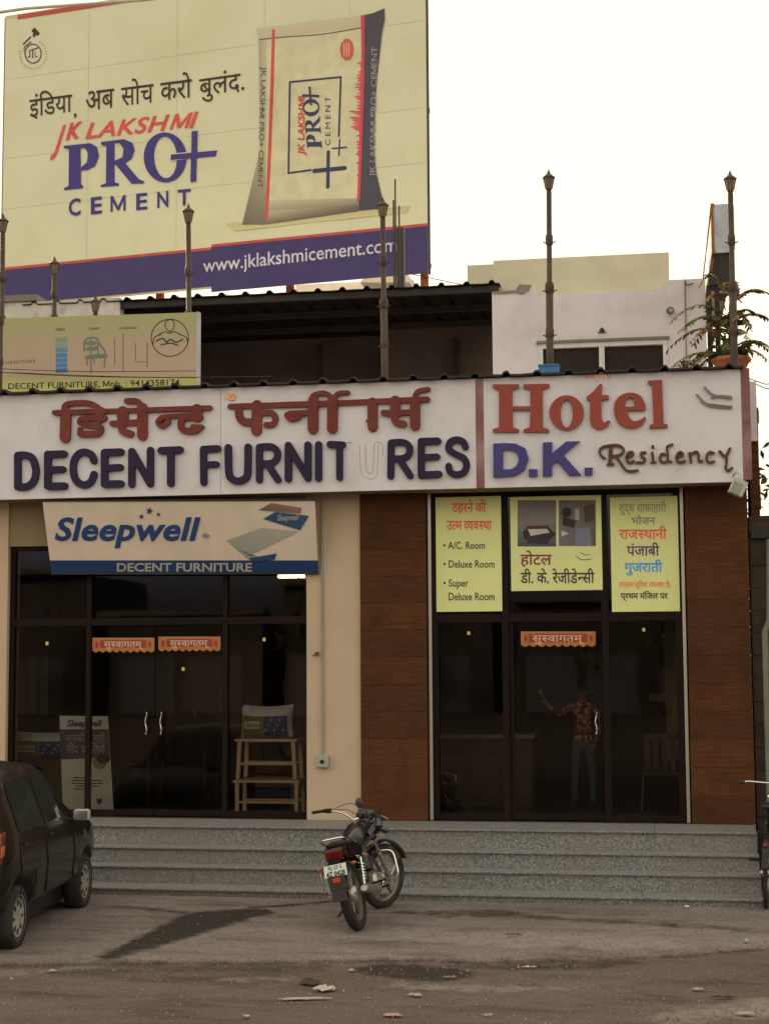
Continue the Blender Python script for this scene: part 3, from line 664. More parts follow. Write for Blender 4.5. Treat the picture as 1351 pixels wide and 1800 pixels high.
# ================================================================== corrugated sheet lying on the parapet
def corrugated(name, x0, x1, y0, y1, zf, pitch, amp, material, label, cat, th=.006, slope=0, ph=0):
    pts = []; x = x0; k = 0
    prof = [(0,0),(.36,0),(.44,1),(.56,1),(.64,0)]
    while x < x1:
        for a, b in prof: pts.append((min(x+a*pitch, x1), b*amp))
        x += pitch
    pts.append((x1, 0)); V = []; n = len(pts)
    rnd = random.Random(2); js = [rnd.uniform(-.006,.006) for _ in pts]
    for (y, dz) in ((y0, 0), (y1, slope)):
        for t in (0, th):
            V += [(a, y, zf(a)+b+dz+t+j*.6) for (a, b), j in zip(pts, js)]
    Fs = []
    for i in range(n-1):
        Fs += [(i, i+1, n+i+1, n+i), (n+i, n+i+1, 3*n+i+1, 3*n+i), (2*n+i, 3*n+i, 3*n+i+1, 2*n+i+1), (i, 2*n+i, 2*n+i+1, i+1)]
    o = MB().add(V, Fs).build(name, material); tag(o, label, cat); return o
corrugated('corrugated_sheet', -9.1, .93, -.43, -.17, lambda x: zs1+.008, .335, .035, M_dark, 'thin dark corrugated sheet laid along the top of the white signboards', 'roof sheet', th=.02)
# ================================================================== SLEEPWELL BANNER
pa, pb = atY(75,880,-.30), atY(553,878,-.30); pc, pd = atY(90,1008,.0), atY(560,1008,.0)
o_ = (pa+pb)/2; vdir = (pa+pb)/2-(pc+pd)/2; BPl = Pl(o_, pb-pa, vdir)
SB = thing('mattress_banner', 'cream Sleepwell banner with blue border hanging aslant below the furniture sign', 'banner', (o_.x, -.3, 4.2))
def cloth(pl, pts, name, material, parent, h=0, nu=24, nv=8, amp=.006):
    P = [Vector(pl.px(*p)) for p in pts]; V = []
    for j in range(nv+1):
        for i in range(nu+1):
            a, b = i/nu, j/nv; q = P[0]*(1-a)*(1-b)+P[1]*a*(1-b)+P[2]*a*b+P[3]*(1-a)*b
            V.append(pl.w(q.x, q.y, h+amp*math.sin(a*17+b*2)*math.sin(b*3.1)))
    o = MB().add(V, [(j*(nu+1)+i, (j+1)*(nu+1)+i, (j+1)*(nu+1)+i+1, j*(nu+1)+i+1) for j in range(nv) for i in range(nu)], True).build(name, material, parent)
    return o
Mban = mat('cream_banner_cloth', (.74,.62,.52), .7, var=.05, scale=3, dirt=(.60,.50,.42), dirtscale=2)
Mbl = mat('banner_blue', (.014,.045,.15), .6, var=.1)
cloth(BPl, [(75,880),(553,878),(558.5,985),(88,985)], 'banner_cloth', Mban, SB, amp=.002)
cloth(BPl, [(88,985.3),(558.5,985.3),(560,1008),(91,1009)], 'blue_border', Mbl, SB, amp=.001, nv=2)
MB().tube([BPl.w(*BPl.px(74,880), .005), BPl.w(*BPl.px(554,878), .005)], .012, 8).build('rail', M_dark, SB)
MB().tube([BPl.w(*BPl.px(91,1009), .0), BPl.w(*BPl.px(560,1008), .0)], .011, 8).build('rail', M_dark, SB)
Mblue = mat('logo_blue', (.022,.06,.2), .6)
text(BPl, 'Sleepwell', (97,949), (352,949), (97,911), Mblue, SB, off=.028, shear=.2, space=1.03, h=.008)
text(BPl, '®', (356,946), (369,946), (356,938), Mblue, SB, h=.008)
text(BPl, 'DECENT FURNITURE', (206,1004), (443,1004), (206,990), mat('border_lettering', (.42,.38,.33), .6), SB, off=.025, h=.006)
for (sx, sy, r) in ((263,898,7),(249,908,5),(279,904,4)):
    P = [(sx+(r if k % 2 == 0 else r*.42)*math.sin(k*math.pi/5+.2), sy-(r if k % 2 == 0 else r*.42)*math.cos(k*math.pi/5+.2)) for k in range(10)]
    fill(BPl, SB, 'printed_star', Mblue, [P], (0,0,1), .004, .007)
TB = (280,860,3.555)
patch(BPl, SB, 'printed_mattress', [(420,320),(640,240),(870,262),(560,415)], [(.36,.36,.33),(.42,.40,.36),(.45,.42,.38),(.33,.33,.31)], TB, .006)
patch(BPl, SB, 'printed_mattress', [(425,322),(560,415),(700,430),(560,440)], [(.30,.32,.30),(.26,.28,.27),(.33,.35,.33),(.3,.3,.3)], TB, .0065, 4, 4)
patch(BPl, SB, 'printed_mattress', [(620,130),(700,85),(890,115),(880,150)], [(.12,.1,.1),(.30,.15,.11),(.33,.16,.12),(.25,.16,.14)], TB, .006, 6, 6)
patch(BPl, SB, 'printed_mattress', [(650,185),(725,140),(935,165),(880,255)], [(.03,.06,.15),(.03,.09,.22),(.03,.09,.2),(.03,.08,.2)], TB, .007, 4, 4)
text(BPl, 'Sleepwell', (280+735/3.555,860+195/3.555), (280+870/3.555,860+190/3.555), (280+740/3.555,860+160/3.555), MATS['border_lettering'], SB, off=.02, shear=.2, h=.009)
patch(BPl, SB, 'printed_label', [(560,430),(735,400),(720,440),(580,450)], [(.02,.06,.18)]*4, TB, .007, 2, 2)
# tube light
tl = thing('tube_light', 'glowing orange white tube light under the right end of the Sleepwell banner', 'light', (-4.1, .1, 3.2))
a, b = atY(489,1013.5,.09), atY(535,1013,.09)
MB().tube([a, b], .014, 10).build('tube', mat('lit_tube', (1,.8,.6), .5, emit=(1,.50,.22,2.2)), tl)
MB().box(a.x-.03, b.x+.03, .075, .105, a.z+.018, a.z+.04).build('fitting', M_dark, tl)
# conduit, socket box and hook on the cream wall
cw = Pl((0,.04,0),(1,0,0),(0,0,1))
co = thing('conduit_pipe', 'thin pale green conduit running down the cream wall to a round switch box', 'conduit', (-3.7,.04,PZ))
MB().tube([(X(565,900,.02), .02, Z(565,880,.02)), (X(566,1100,.02), .02, Z(566,1100,.02)), (X(567,1325,.02), .02, Z(567,1325,.02))], .013, 10).build('pipe', mat('pale_green_conduit', (.30,.30,.23), .6), co)
MB().box(X(556,1340,.01), X(578,1340,.01), -.02, .038, Z(566,1349,.01), Z(566,1327,.01)).build('switch_box', mat('pale_green_box', (.34,.36,.29), .5), co, bevel=.012)
MB().lathe([(.022,0),(.022,.012),(.014,.012),(.014,.002)], (X(566,1339,-.02), -.034, Z(566,1339,-.02)), 'y', 14).build('knob', M_black, co)
hk = thing('wall_hook', 'small dark metal hook stuck in the cream wall beside the conduit', 'hook', (-3.8,.04,2.3))
c = atY(557,1149,.03); MB().box(c.x-.018, c.x+.018, -.0, .038, c.z-.016, c.z+.02).tube([c+Vector((-.01,0,-.01)), c+Vector((-.045,-.02,-.02))], .006, 6).build('hook', mat('dark_brass', (.09,.06,.03), .5), hk)
# ================================================================== HOTEL POSTERS
PY = GY-.055
PP = Pl((0,PY,0),(1,0,0),(0,0,1))
Mpost = mat('yellow_green_print', (.74,.76,.34), .55, var=.05, scale=2)
def poster(x0, x1, y0, y1, label):
    a, b = X(x0,(y0+y1)/2,PY), X(x1,(y0+y1)/2,PY); z0, z1 = Z((x0+x1)/2,y1,PY), Z((x0+x1)/2,y0,PY)
    t = thing('poster', label, 'poster', ((a+b)/2, PY, z0), 'yellow posters over the hotel door')
    MB().box(a, b, PY, PY+.006, z0, z1).build('sheet', Mpost, t); return t
k_ = dict(h=.002)
def ph(t, col, L=.33): return ink(col, L)
p1 = poster(766,881,873,1075,'yellow poster listing A/C Room and Deluxe Room, leftmost of three over the hotel door')
TP = lambda a, b: (740+a/2.702, 860+b/2.702)
def pt(par, s, x0, x1, yt, yb, col, **k): return text(PP, s, TP(x0,yb), TP(x1,yb), TP(x0,yt), ink(col, .36), par, **k)
pt(p1,'ठहरने की',145,308,68,108,(150,70,50),off=.02); pt(p1,'उ~तम ~वयव~सथा',120,335,152,192,(150,60,45),off=.02)
pt(p1,'• A/C. Room',105,302,250,283,(50,42,45),off=.012); pt(p1,'• Deluxe Room',105,348,338,372,(50,42,45),off=.012); pt(p1,'• Super',105,224,428,462,(50,42,45),off=.012); pt(p1,'Deluxe Room',130,348,492,527,(50,42,45),off=.012)
p2 = poster(897,1057,872,1038,'yellow green poster with two room photographs over black Hindi words, middle of three')
p3 = poster(1073,1192,873,1075,'yellow green poster with red, purple and blue Hindi words, rightmost of three')
TQ = (740,860,2.702)
patch(PP, p2, 'printed_photo', [(457,52),(640,52),(640,160),(457,160)], [(.16,.15,.15),(.13,.12,.12),(.22,.2,.19),(.2,.19,.18)], TQ, .0015)
patch(PP, p2, 'printed_photo', [(457,160),(640,160),(640,272),(457,272)], [(.2,.19,.18),(.18,.17,.16),(.06,.06,.09),(.05,.06,.1)], TQ, .0015)
patch(PP, p2, 'printed_photo', [(652,52),(828,52),(828,270),(652,270)], [(.14,.13,.12),(.17,.13,.1),(.09,.07,.07),(.16,.16,.2)], TQ, .0015)
def blob(par, pts, col, h=.0022): return fill(PP, par, 'printed_shape', mat('print_%d_%d_%d' % tuple(int(c*1000) for c in col), col, .55), [pts], TQ, h-.001, h)
blob(p2, [(480,205),(505,178),(610,185),(640,215),(600,250),(490,240)], (.05,.025,.02)); blob(p2, [(505,190),(590,180),(610,205),(520,222)], (.5,.5,.5), .0026); blob(p2, [(500,175),(605,172),(605,188),(500,190)], (.1,.03,.02), .003)
blob(p2, [(520,225),(610,235),(600,262),(500,255)], (.03,.03,.05), .0029); blob(p2, ell(690,110,24,24,14), (.02,.02,.02)); blob(p2, [(672,130),(735,150),(725,185),(670,170)], (.03,.025,.025)); blob(p2, [(728,92),(748,92),(750,145),(730,145)], (.36,.35,.3)); blob(p2, [(735,185),(800,180),(810,268),(728,268)], (.2,.2,.3)); blob(p2, [(665,195),(700,210),(665,225)], (.55,.55,.55))
blob(p2, [(770,80),(820,70),(822,150),(775,160)], (.07,.055,.05)); 
pt(p2,'होटल',470,620,312,358,(85,40,35),off=.016); pt(p2,'डी. के. रेजीडे~नसी',470,822,398,445,(40,34,40),off=.014)
strokes(PP, p2, 'printed_bird', ink((70,60,50),.36), [([(735,318),(760,335),(805,332)],4), ([(755,300),(775,312),(800,310)],3)], TQ, .001, .002)
pt(p3,'शुद्ध शाकाहारी',938,1162,72,108,(105,105,85),off=.015); pt(p3,'भोजन',997,1110,135,166,(85,85,70),off=.01); pt(p3,'राज~सथानी',938,1165,193,235,(185,65,55),off=.018)
pt(p3,'पंजाबी',975,1130,272,315,(60,38,75),off=.014); pt(p3,'गुजराती',963,1145,352,392,(40,105,170),off=.018); pt(p3,'(पार्सल सुविधा उपलब्ध है)',938,1180,442,464,(160,80,50),off=.01); pt(p3,'प्रथम मंजिल पर',945,1170,495,520,(45,35,38),off=.02)
# stickers of welcome over the doors
TY = GY-.02
TPl = Pl((0,TY,0),(1,0,0),(0,0,1))
Mor = mat('orange_toran', (.42,.17,.06), .7, var=.2, scale=14); Mor2 = mat('orange_toran_inner', (.32,.05,.025), .7, var=.2, scale=14); Mor3 = mat('toran_lettering', (.62,.45,.35), .7)
def toran(x0, x1, y0, y1, label):
    t = thing('door_pelmet', label, 'door hanging', (X((x0+x1)/2,y1,TY), TY, Z((x0+x1)/2,y1,TY)), 'orange welcome hangings on the shop doors')
    n = 9; P = [(x0,y0),(x1,y0)]; w = (x1-x0)/n
    for k in range(n):
        for j in range(5): P.append((x1-(k+j/4)*w, y1-4+4*math.sin(math.pi*j/4)))
    fill(TPl, t, 'cloth', Mor, [P], (0,0,1), .002, .006)
    fill(TPl, t, 'red_field', Mor2, [[(x0+14,y0+4),(x1-14,y0+4),(x1-14,y1-8),(x0+14,y1-8)]], (0,0,1), .006, .0072)
    for cx in (x0+8, x1-8): fill(TPl, t, 'printed_emblem', Mor2, [ell(cx,(y0+y1)/2-1,3.2,6,10)], (0,0,1), .006, .0072)
    txt(TPl, 'सु~सवागतम्', x0+20, x1-20, y0+7, y1-9, Mor3, t, off=.012, h=.008)
toran(163,272,1121,1147,'scalloped orange welcome hanging on the left leaf of the furniture shop door')
toran(279,388,1119,1145,'scalloped orange welcome hanging on the right leaf of the furniture shop door')
toran(915,1046,1110,1137,'scalloped orange welcome hanging on the hotel glass door')
# ================================================================== INTERIOR THINGS SEEN THROUGH THE GLASS
def table_stool(y, x0, x1, y0px, y1px, label, taper=0):
    """stool frame between photo rows y0px (top) and y1px (feet) at depth y"""
    a, b = X(x0,y1px,y), X(x1,y1px,y); zt, z0 = Z(x0,y0px,y), Z(x0,y1px,y); d = .38
    t = thing('wooden_stool', label, 'stool', ((a+b)/2, y+d/2, z0), 'bare wooden stools stacked behind the shop glass')
    MB().box(a-.02, b+.02, y-.02, y+d+.02, zt-.03, zt).build('seat', M_wood, t, bevel=.004)
    for (lx, ly) in ((a,y),(b,y),(a,y+d),(b,y+d)):
        s = 1 if lx == a else -1; MB().obox((lx+s*.022-s*taper/2*0, ly+(.02 if ly == y else -.02), (z0+zt-.03)/2), (.022,0,0), (0,.02,0), (s*taper,0,(zt-.03-z0)/2)).build('leg', M_wood, t)
    zr = z0+(zt-z0)*.38
    MB().box(a+.04, b-.04, y+.004, y+.03, zr-.012, zr+.012).build('stretcher', M_wood, t); MB().box(a+.04, b-.04, y+d-.03, y+d-.004, zr-.012, zr+.012).build('stretcher', M_wood, t)
    return t
table_stool(.55, 413, 524, 1371, 1434, 'bare wooden stool standing on the floor under the other stool')
table_stool(.55, 416, 520, 1299, 1369.5, 'bare wooden stool on top of its twin with a pillow pack on its seat', .01)
def pillow(x0, x1, yt, yb, y, label):
    a, b = X(x0,yb,y), X(x1,yb,y); z0, z1 = Z(x0,yb,y), Z(x0,yt,y); w, h = (b-a)/2, (z1-z0)/2; cx, cz = (a+b)/2, (z0+z1)/2
    t = thing('pillow_pack', label, 'pillow pack', (cx, y, z0), 'packed pillows behind the shop glass'); V = []; n = 16; m_ = 10
    def pt_(u, v, s): 
        bul = (1-abs(u)**3)*(1-abs(v)**3); return (cx+w*u*(1-.05*(1-v*v)), y+s*.11*bul**.6, cz+h*v*(1-.12*(1-u*u)*(1 if v > 0 else .4)))
    for s in (-1, 1):
        mb = MB().add([pt_(-1+2*i/n, -1+2*j/m_, s) for j in range(m_+1) for i in range(n+1)], [(j*(n+1)+i, j*(n+1)+i+1, (j+1)*(n+1)+i+1, (j+1)*(n+1)+i) for j in range(m_) for i in range(n)], True)
        mb.build('plastic_cover', mat('pale_blue_plastic', (.55,.60,.74), .25, var=.25, scale=7), t)
    def pz(u0, u1, v0, v1, col, nm, off=.006):
        mb = MB(); k = 6; mb.add([tuple(Vector(pt_(u0+(u1-u0)*i/k, v0+(v1-v0)*j/k, -1))+Vector((0,-off,0))) for j in range(k+1) for i in range(k+1)], [(j*(k+1)+i, j*(k+1)+i+1, (j+1)*(k+1)+i+1, (j+1)*(k+1)+i) for j in range(k) for i in range(k)], True)
        mb.build(nm, mat('pack_%d_%d_%d' % tuple(int(c*100) for c in col), col, .35, var=.15, scale=12), t)
    pz(-.92,-.1,-.95,.35,(.20,.15,.035),'yellow_card'); pz(-.5,-.1,.15,.35,(.05,.22,.05),'green_card',.008); pz(-.85,-.2,-.45,.0,(.55,.58,.6),'white_label',.009); pz(-.08,.85,-.95,.35,(.035,.06,.2),'blue_card')
    for k in range(7): pz(.0+.11*k,.06+.11*k,-.6+.3*(k%3),-.45+.3*(k%3),(.35,.4,.55),'printed_dot',.01)
    lp = Pl((0, y-.125, 0), (1,0,0), (0,0,1)); text(lp, 'Reliance'[:6], (x0+(x1-x0)*.11, yb-(yb-yt)*.32), (x0+(x1-x0)*.37, yb-(yb-yt)*.32), (x0+(x1-x0)*.11, yb-(yb-yt)*.45), mat('label_print', (.08,.08,.12), .5), t, off=.01)
    return t
pillow(424, 516, 1238, 1297, .68, 'plump pillow in a clear pack resting on the top wooden stool')
pillow(26, 132, 1285, 1335, .85, 'pillow pack with yellow card behind the left window beside the poster stand')
bk = thing('display_box', 'low dark box carrying the pillow pack behind the left window', 'box', (X(80,1400,.9), .9, PZ))
MB().box(X(18,1400,.7), X(140,1400,.7), .7, 1.15, PZ, Z(80,1336,.7)).build('box', mat('dark_card', (.06,.045,.04), .8), bk, bevel=.01)
# poster stand
QP = Pl((0,.3,0),(1,0,.0),(0,.12,1)); ps = thing('poster_stand', 'blue and white mattress poster stand leaning inside the glass behind the frame bar', 'poster stand', (X(153,1425,.3), .3, PZ))
cloth(QP, [(105,1258),(190,1259),(200,1426),(111,1426)], 'poster_sheet', mat('poster_pale_blue', (.55,.63,.70), .5), ps, amp=.002)
patch(QP, ps, 'printed_field', [(105,1282),(191,1282),(194,1332),(107,1335)], [(.05,.055,.10),(.05,.055,.09),(.07,.08,.14),(.04,.05,.1)], h=.004)
text(QP, 'Sleepwell', (118,1277), (180,1277), (118,1266), Mblue, ps, off=.03, shear=.2, h=.006)
text(QP, 'आपकी अच्छी', (115,1304), (185,1304), (115,1292), mat('pale_poster_lettering', (.3,.32,.36), .6), ps, off=.01, h=.006)
text(QP, 'नींद के लिये', (117,1324), (185,1324), (117,1311), MATS['pale_poster_lettering'], ps, off=.01, h=.006)
fill(QP, ps, 'printed_shape', mat('printed_face', (.28,.22,.2), .6), [(ell(176,1340,12,12,14), True)], (0,0,1), .004, .006)
fill(QP, ps, 'printed_shape', mat('printed_hair', (.04,.03,.03), .6), [(ell(182,1334,12,8,12), True)], (0,0,1), .006, .008)
for k, (a, b) in enumerate(((130,158),(128,180),(127,182),(134,176),(131,160))): MB().add([QP.w(*QP.px(a,1366+5*k), .005), QP.w(*QP.px(b,1366+5*k), .005), QP.w(*QP.px(b,1368+5*k), .005), QP.w(*QP.px(a,1368+5*k), .005)], [(0,1,2,3)]).build('printed_line', MATS['pack_3_6_20'], ps)
fill(QP, ps, 'printed_emblem', Mblue, [[(170,1402),(175,1405),(180,1402),(179,1411),(175,1415),(171,1411)]], (0,0,1), .004, .006)
# wardrobe, chairs, curtains and counter deep in the rooms
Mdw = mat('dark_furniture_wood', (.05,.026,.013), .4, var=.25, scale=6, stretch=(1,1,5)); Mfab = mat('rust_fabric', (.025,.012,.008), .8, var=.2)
def wardrobe(x0, x1, y, z1, label):
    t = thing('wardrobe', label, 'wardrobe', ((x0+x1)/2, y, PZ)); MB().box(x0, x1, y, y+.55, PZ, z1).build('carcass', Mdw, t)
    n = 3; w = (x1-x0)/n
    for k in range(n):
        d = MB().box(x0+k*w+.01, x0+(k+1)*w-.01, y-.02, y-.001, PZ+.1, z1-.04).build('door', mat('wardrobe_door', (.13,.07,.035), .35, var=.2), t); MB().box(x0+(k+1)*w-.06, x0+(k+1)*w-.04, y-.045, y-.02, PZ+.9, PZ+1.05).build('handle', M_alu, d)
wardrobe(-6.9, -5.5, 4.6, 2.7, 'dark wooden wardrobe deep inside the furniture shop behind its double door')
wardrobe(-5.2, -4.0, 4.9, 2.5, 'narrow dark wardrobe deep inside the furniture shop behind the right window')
def armchair(cx, cy, label, sc=1.0):
    t = thing('armchair', label, 'armchair', (cx, cy, PZ), 'wooden armchairs inside the furniture shop'); s = sc
    MB().box(cx-.28*s, cx+.28*s, cy-.25*s, cy+.27*s, PZ+.30*s, PZ+.44*s).build('seat', Mfab, t, bevel=.03); MB().obox((cx, cy+.3*s, PZ+.72*s), (.28*s,0,0), (0,.045*s,0), (0,.06*s,.3*s)).build('backrest', Mfab, t, bevel=.03)
    for sx in (-1, 1):
        MB().tube(smooth([(cx+sx*.31*s, cy-.3*s, PZ+.5*s), (cx+sx*.33*s, cy-.26*s, PZ+.62*s), (cx+sx*.33*s, cy, PZ+.64*s), (cx+sx*.3*s, cy+.3*s, PZ+.7*s)], 4), .028*s, 8).build('armrest', Mdw, t)
        for sy in (-1, 1): MB().tube([(cx+sx*.3*s, cy+sy*.27*s, PZ), (cx+sx*.31*s, cy+sy*.28*s, PZ+(.6 if sy < 0 else .5)*s)], .024*s, 8).build('leg', Mdw, t)
armchair(X(232,1300,2.0), 2.0, 'wooden armchair with rust fabric inside the shop behind the left door leaf'); armchair(X(330,1300,2.6), 2.6, 'wooden armchair with rust fabric inside the shop behind the right door leaf')
for k, (px_, col, lb) in enumerate(((40,(.12,.03,.04),'hanging dark red cloth'),(58,(.11,.07,.12),'hanging mauve cloth'),(78,(.09,.08,.05),'hanging olive cloth'))):
    xk = X(px_,1200,1.1); pts = [(xk-.05+.1*i/10, 1.1+.02*math.sin(i*1.9), 0) for i in range(11)]; mb = MB()
    mb.add([(p[0],p[1],1.75) for p in pts]+[(p[0],p[1],2.45) for p in pts], [(i,i+1,12+i,11+i) for i in range(10)], True)
    tag(mb.build('hanging_cloth', mat('cloth_%d' % k, col, .9), None), lb+' on a rail inside the left window', 'cloth')
tag(MB().tube([(X(28,1100,1.1), 1.1, 2.46), (X(95,1100,1.1), 1.1, 2.46)], .012, 8).build('clothes_rail', M_dark), 'thin rail holding cloths inside the left shop window', 'rail')
mt = thing('mattress_stack', 'low stack of dark mattresses in the shop behind the wooden stools', 'mattresses', (-4.6, 2.6, PZ))
for k in range(3): MB().box(-5.0, -3.95, 2.2, 3.6, PZ+.005+k*.16, PZ+.155+k*.16).build('mattress', mat('mattress_%d' % k, ((.05,.07,.14),(.16,.13,.1),(.12,.05,.05))[k], .8), mt, bevel=.02)
rd = thing('reception_counter', 'long dark reception counter with pale top edge inside the hotel', 'counter', (-1.9, 2.2, PZ))
a, b = X(768,1300,1.8), X(935,1300,1.8); zt = Z(850,1291,1.8)
MB().box(a, b, 1.8, 2.4, PZ, zt-.05).build('front_panel', mat('counter_panel', (.05,.036,.03), .5), rd); MB().box(a-.03, b+.03, 1.75, 2.45, zt-.049, zt).build('counter_top', mat('counter_top', (.2,.18,.16), .3), rd, bevel=.006)
for k in range(3): MB().box(a+.04+k*(b-a)/3, a-.04+(k+1)*(b-a)/3, 1.785, 1.799, PZ+.12, zt-.25).build('panel', mat('counter_inlay', (.07,.05,.045), .5), rd)
ic = thing('interior_column', 'pale square column inside the hotel behind the right pane', 'column', (X(1185,1300,2.6), 2.6, PZ))
MB().box(X(1170,1300,2.5), X(1200,1300,2.5), 2.5, 2.8, PZ+.5, 4.28).box(X(1140,1225,2.5), X(1170,1225,2.5), 2.5, 2.8, Z(1150,1232,2.5), Z(1150,1220,2.5)).build('column', mat('pale_interior', (.22,.2,.15), .8), ic)
ch = thing('plastic_chair', 'pale plastic chair inside the hotel behind the right pane', 'chair', (X(1160,1400,1.6), 1.6, PZ)); cx, cy = X(1162,1390,1.6), 1.6; Mpc = mat('dim_plastic', (.09,.08,.065), .5)
MB().box(cx-.22, cx+.22, cy-.2, cy+.2, PZ+.4, PZ+.43).build('seat', Mpc, ch, bevel=.01)
for k in range(4): MB().box(cx-.19+k*.1, cx-.13+k*.1, cy+.2, cy+.22, PZ+.42, PZ+.8).build('back_slat', Mpc, ch)
MB().box(cx-.21, cx+.21, cy+.195, cy+.225, PZ+.8, PZ+.86).build('backrest', Mpc, ch)
for sx in (-1,1):
    for sy in (-1,1): MB().tube([(cx+sx*.2,cy+sy*.18,PZ+.4),(cx+sx*.23,cy+sy*.21,PZ)], .018, 6).build('leg', Mpc, ch)
# ------------------------------------------------------------------ person behind the hotel door
def skin_mesh(nodes, edges, levels=2):
    bm = bmesh.new(); vs_ = [bm.verts.new(n[:3]) for n in nodes]
    for a, b in edges: bm.edges.new((vs_[a], vs_[b]))
    me = bpy.data.meshes.new('skin'); bm.to_mesh(me); bm.free(); o = link(bpy.data.objects.new('skin', me))
    md = o.modifiers.new('s', 'SKIN'); sk = me.skin_vertices[0].data
    for i, n in enumerate(nodes): sk[i].radius = (n[3], n[4] if len(n) > 4 else n[3]); sk[i].use_root = (i == 0)
    s2 = o.modifiers.new('d', 'SUBSURF'); s2.levels = levels; s2.render_levels = levels
    dg = bpy.context.evaluated_depsgraph_get(); out = bpy.data.meshes.new_from_object(o.evaluated_get(dg)); bpy.data.objects.remove(o)
    for p in out.polygons: p.use_smooth = True
    out.materials.clear(); return out
def person():
    y = 1.7; x = X(1026,1415,y); H = 1.42; k = H/1.7; z = PZ
    t = thing('person', 'person in pink checked shirt and blue jeans inside the hotel door with one arm raised', 'person', (x, y, z))
    n = [(0,0,.95,.14,.10),(0,0,1.10,.12,.09),(0,-.01,1.28,.15,.10),(0,0,1.42,.13,.08),(0,0,1.50,.055,.05),(0,-.005,1.575,.08,.09),(0,-.01,1.66,.075,.09),
         (.17,0,1.41,.055),(.24,.0,1.17,.042),(.20,-.12,.98,.032),(.17,-.19,.93,.03),
         (-.17,0,1.41,.055),(-.33,-.06,1.30,.042),(-.50,-.10,1.46,.032),(-.55,-.11,1.52,.03),
         (.09,0,.86,.09,.085),(.12,-.01,.50,.058,.06),(.13,.02,.10,.04,.045),(.14,-.12,.04,.038,.03),
         (-.09,0,.86,.09,.085),(-.12,-.01,.50,.058,.06),(-.13,.02,.10,.04,.045),(-.14,-.12,.04,.038,.03)]
    e = [(0,1),(1,2),(2,3),(3,4),(4,5),(5,6),(3,7),(7,8),(8,9),(9,10),(3,11),(11,12),(12,13),(13,14),(0,15),(15,16),(16,17),(17,18),(0,19),(19,20),(20,21),(21,22)]
    me = skin_mesh([(a*k, b*k, c*k, *[r*k for r in q]) for a, b, c, *q in n], e)
    sk = mat('skin', (.22,.11,.06), .6)
    # checked shirt
    sh = bpy.data.materials.new('pink_checked_shirt'); sh.use_nodes = True; q = sh.node_tree; tc = q.nodes.new('ShaderNodeTexCoord'); c_ = q.nodes.new('ShaderNodeTexVoronoi'); c_.inputs['Scale'].default_value = 26; c = q.nodes.new('ShaderNodeValToRGB'); e_ = c.color_ramp.elements; e_[0].color = (.05,.01,.02,1); e_[1].color = (.42,.28,.32,1); e_[0].position = .15; e_[1].position = .95; e3 = e_.new(.55); e3.color = (.22,.03,.07,1); sc2 = q.nodes.new('ShaderNodeSeparateColor'); q.links.new(c_.outputs['Color'], sc2.inputs[0])
    q.links.new(tc.outputs['Object'], c_.inputs['Vector']); q.links.new(sc2.outputs[0], c.inputs[0]); q.links.new(c.outputs[0], q.nodes['Principled BSDF'].inputs['Base Color']); q.nodes['Principled BSDF'].inputs['Roughness'].default_value = .85
    jn = mat('blue_jeans', (.045,.08,.14), .85, var=.2, scale=14); me.materials.append(sk); me.materials.append(sh); me.materials.append(jn); me.materials.append(M_black)
    for p in me.polygons:
        c = p.center/k; r = abs(c.x)
        if c.z < .09: p.material_index = 3
        elif c.z < .93 and r < .22 and c.y > -.17: p.material_index = 2
        elif c.z > 1.47 and r < .12: p.material_index = 0
        elif (c.x > .1 and c.z < .99 and c.y < -.1) or c.x < -.46: p.material_index = 0
        else: p.material_index = 1
    me.transform(Matrix.Translation((x, y, z))); body = put('body', me, None, t)
    def hand(cx, cy, cz, d, side):
        d = Vector(d).normalized(); s = Vector((side, 0, 0)); c = Vector((cx, cy, cz)); nd = [(*c, .024*k, .016*k), (*(c+d*.05*k), .034*k, .014*k)]; ed = [(0,1)]
        for f in range(4):
            b = c+d*.075*k+s*(-.025+.0165*f)*k; L = (.055,.065,.06,.045)[f]*k; i = len(nd)
            nd += [(*b, .0085*k), (*(b+d*L*.55+Vector((0,-.008,0))*k), .0078*k), (*(b+d*L+Vector((0,-.022,0))*k), .0068*k)]; ed += [(1,i),(i,i+1),(i+1,i+2)]
        i = len(nd); b = c+d*.02*k-s*.032*k; nd += [(*b, .0105*k), (*(b+d*.045*k-s*.022*k), .0085*k)]; ed += [(0,i),(i,i+1)]
        m2 = skin_mesh(nd, ed, 1); m2.materials.append(sk); m2.transform(Matrix.Translation((x, y, z))); put('hand', m2, None, t)
    hand(-.56*k, -.11*k, 1.54*k, (-.25,-.05,1), -1); hand(.165*k, -.2*k, .915*k, (-.1,-.5,-.6), 1)
    mb = MB().ball((x, y+.012*k, z+1.665*k), .098*k, 12, (.86,1.0,.72)); mb.build('hair', M_black, t)
    mb = MB()
    mb.ball((x, y-.105*k, z+1.60*k), .016*k, 6, (.8,1,1.5)); mb.ball((x-.08*k, y, z+1.60*k), .02*k, 6, (.4,.8,1.3)); mb.ball((x+.08*k, y, z+1.60*k), .02*k, 6, (.4,.8,1.3)); mb.build('face_feature', sk, t)
    for s in (-1,1): MB().ball((x+s*.032*k, y-.088*k, z+1.625*k), .012*k, 6, (1.2,.6,.7)).build('eye', M_black, t)
    MB().ball((x, y-.092*k, z+1.555*k), .022*k, 6, (1.1,.4,.3)).build('mouth', mat('lips', (.2,.06,.05), .5), t)
person()
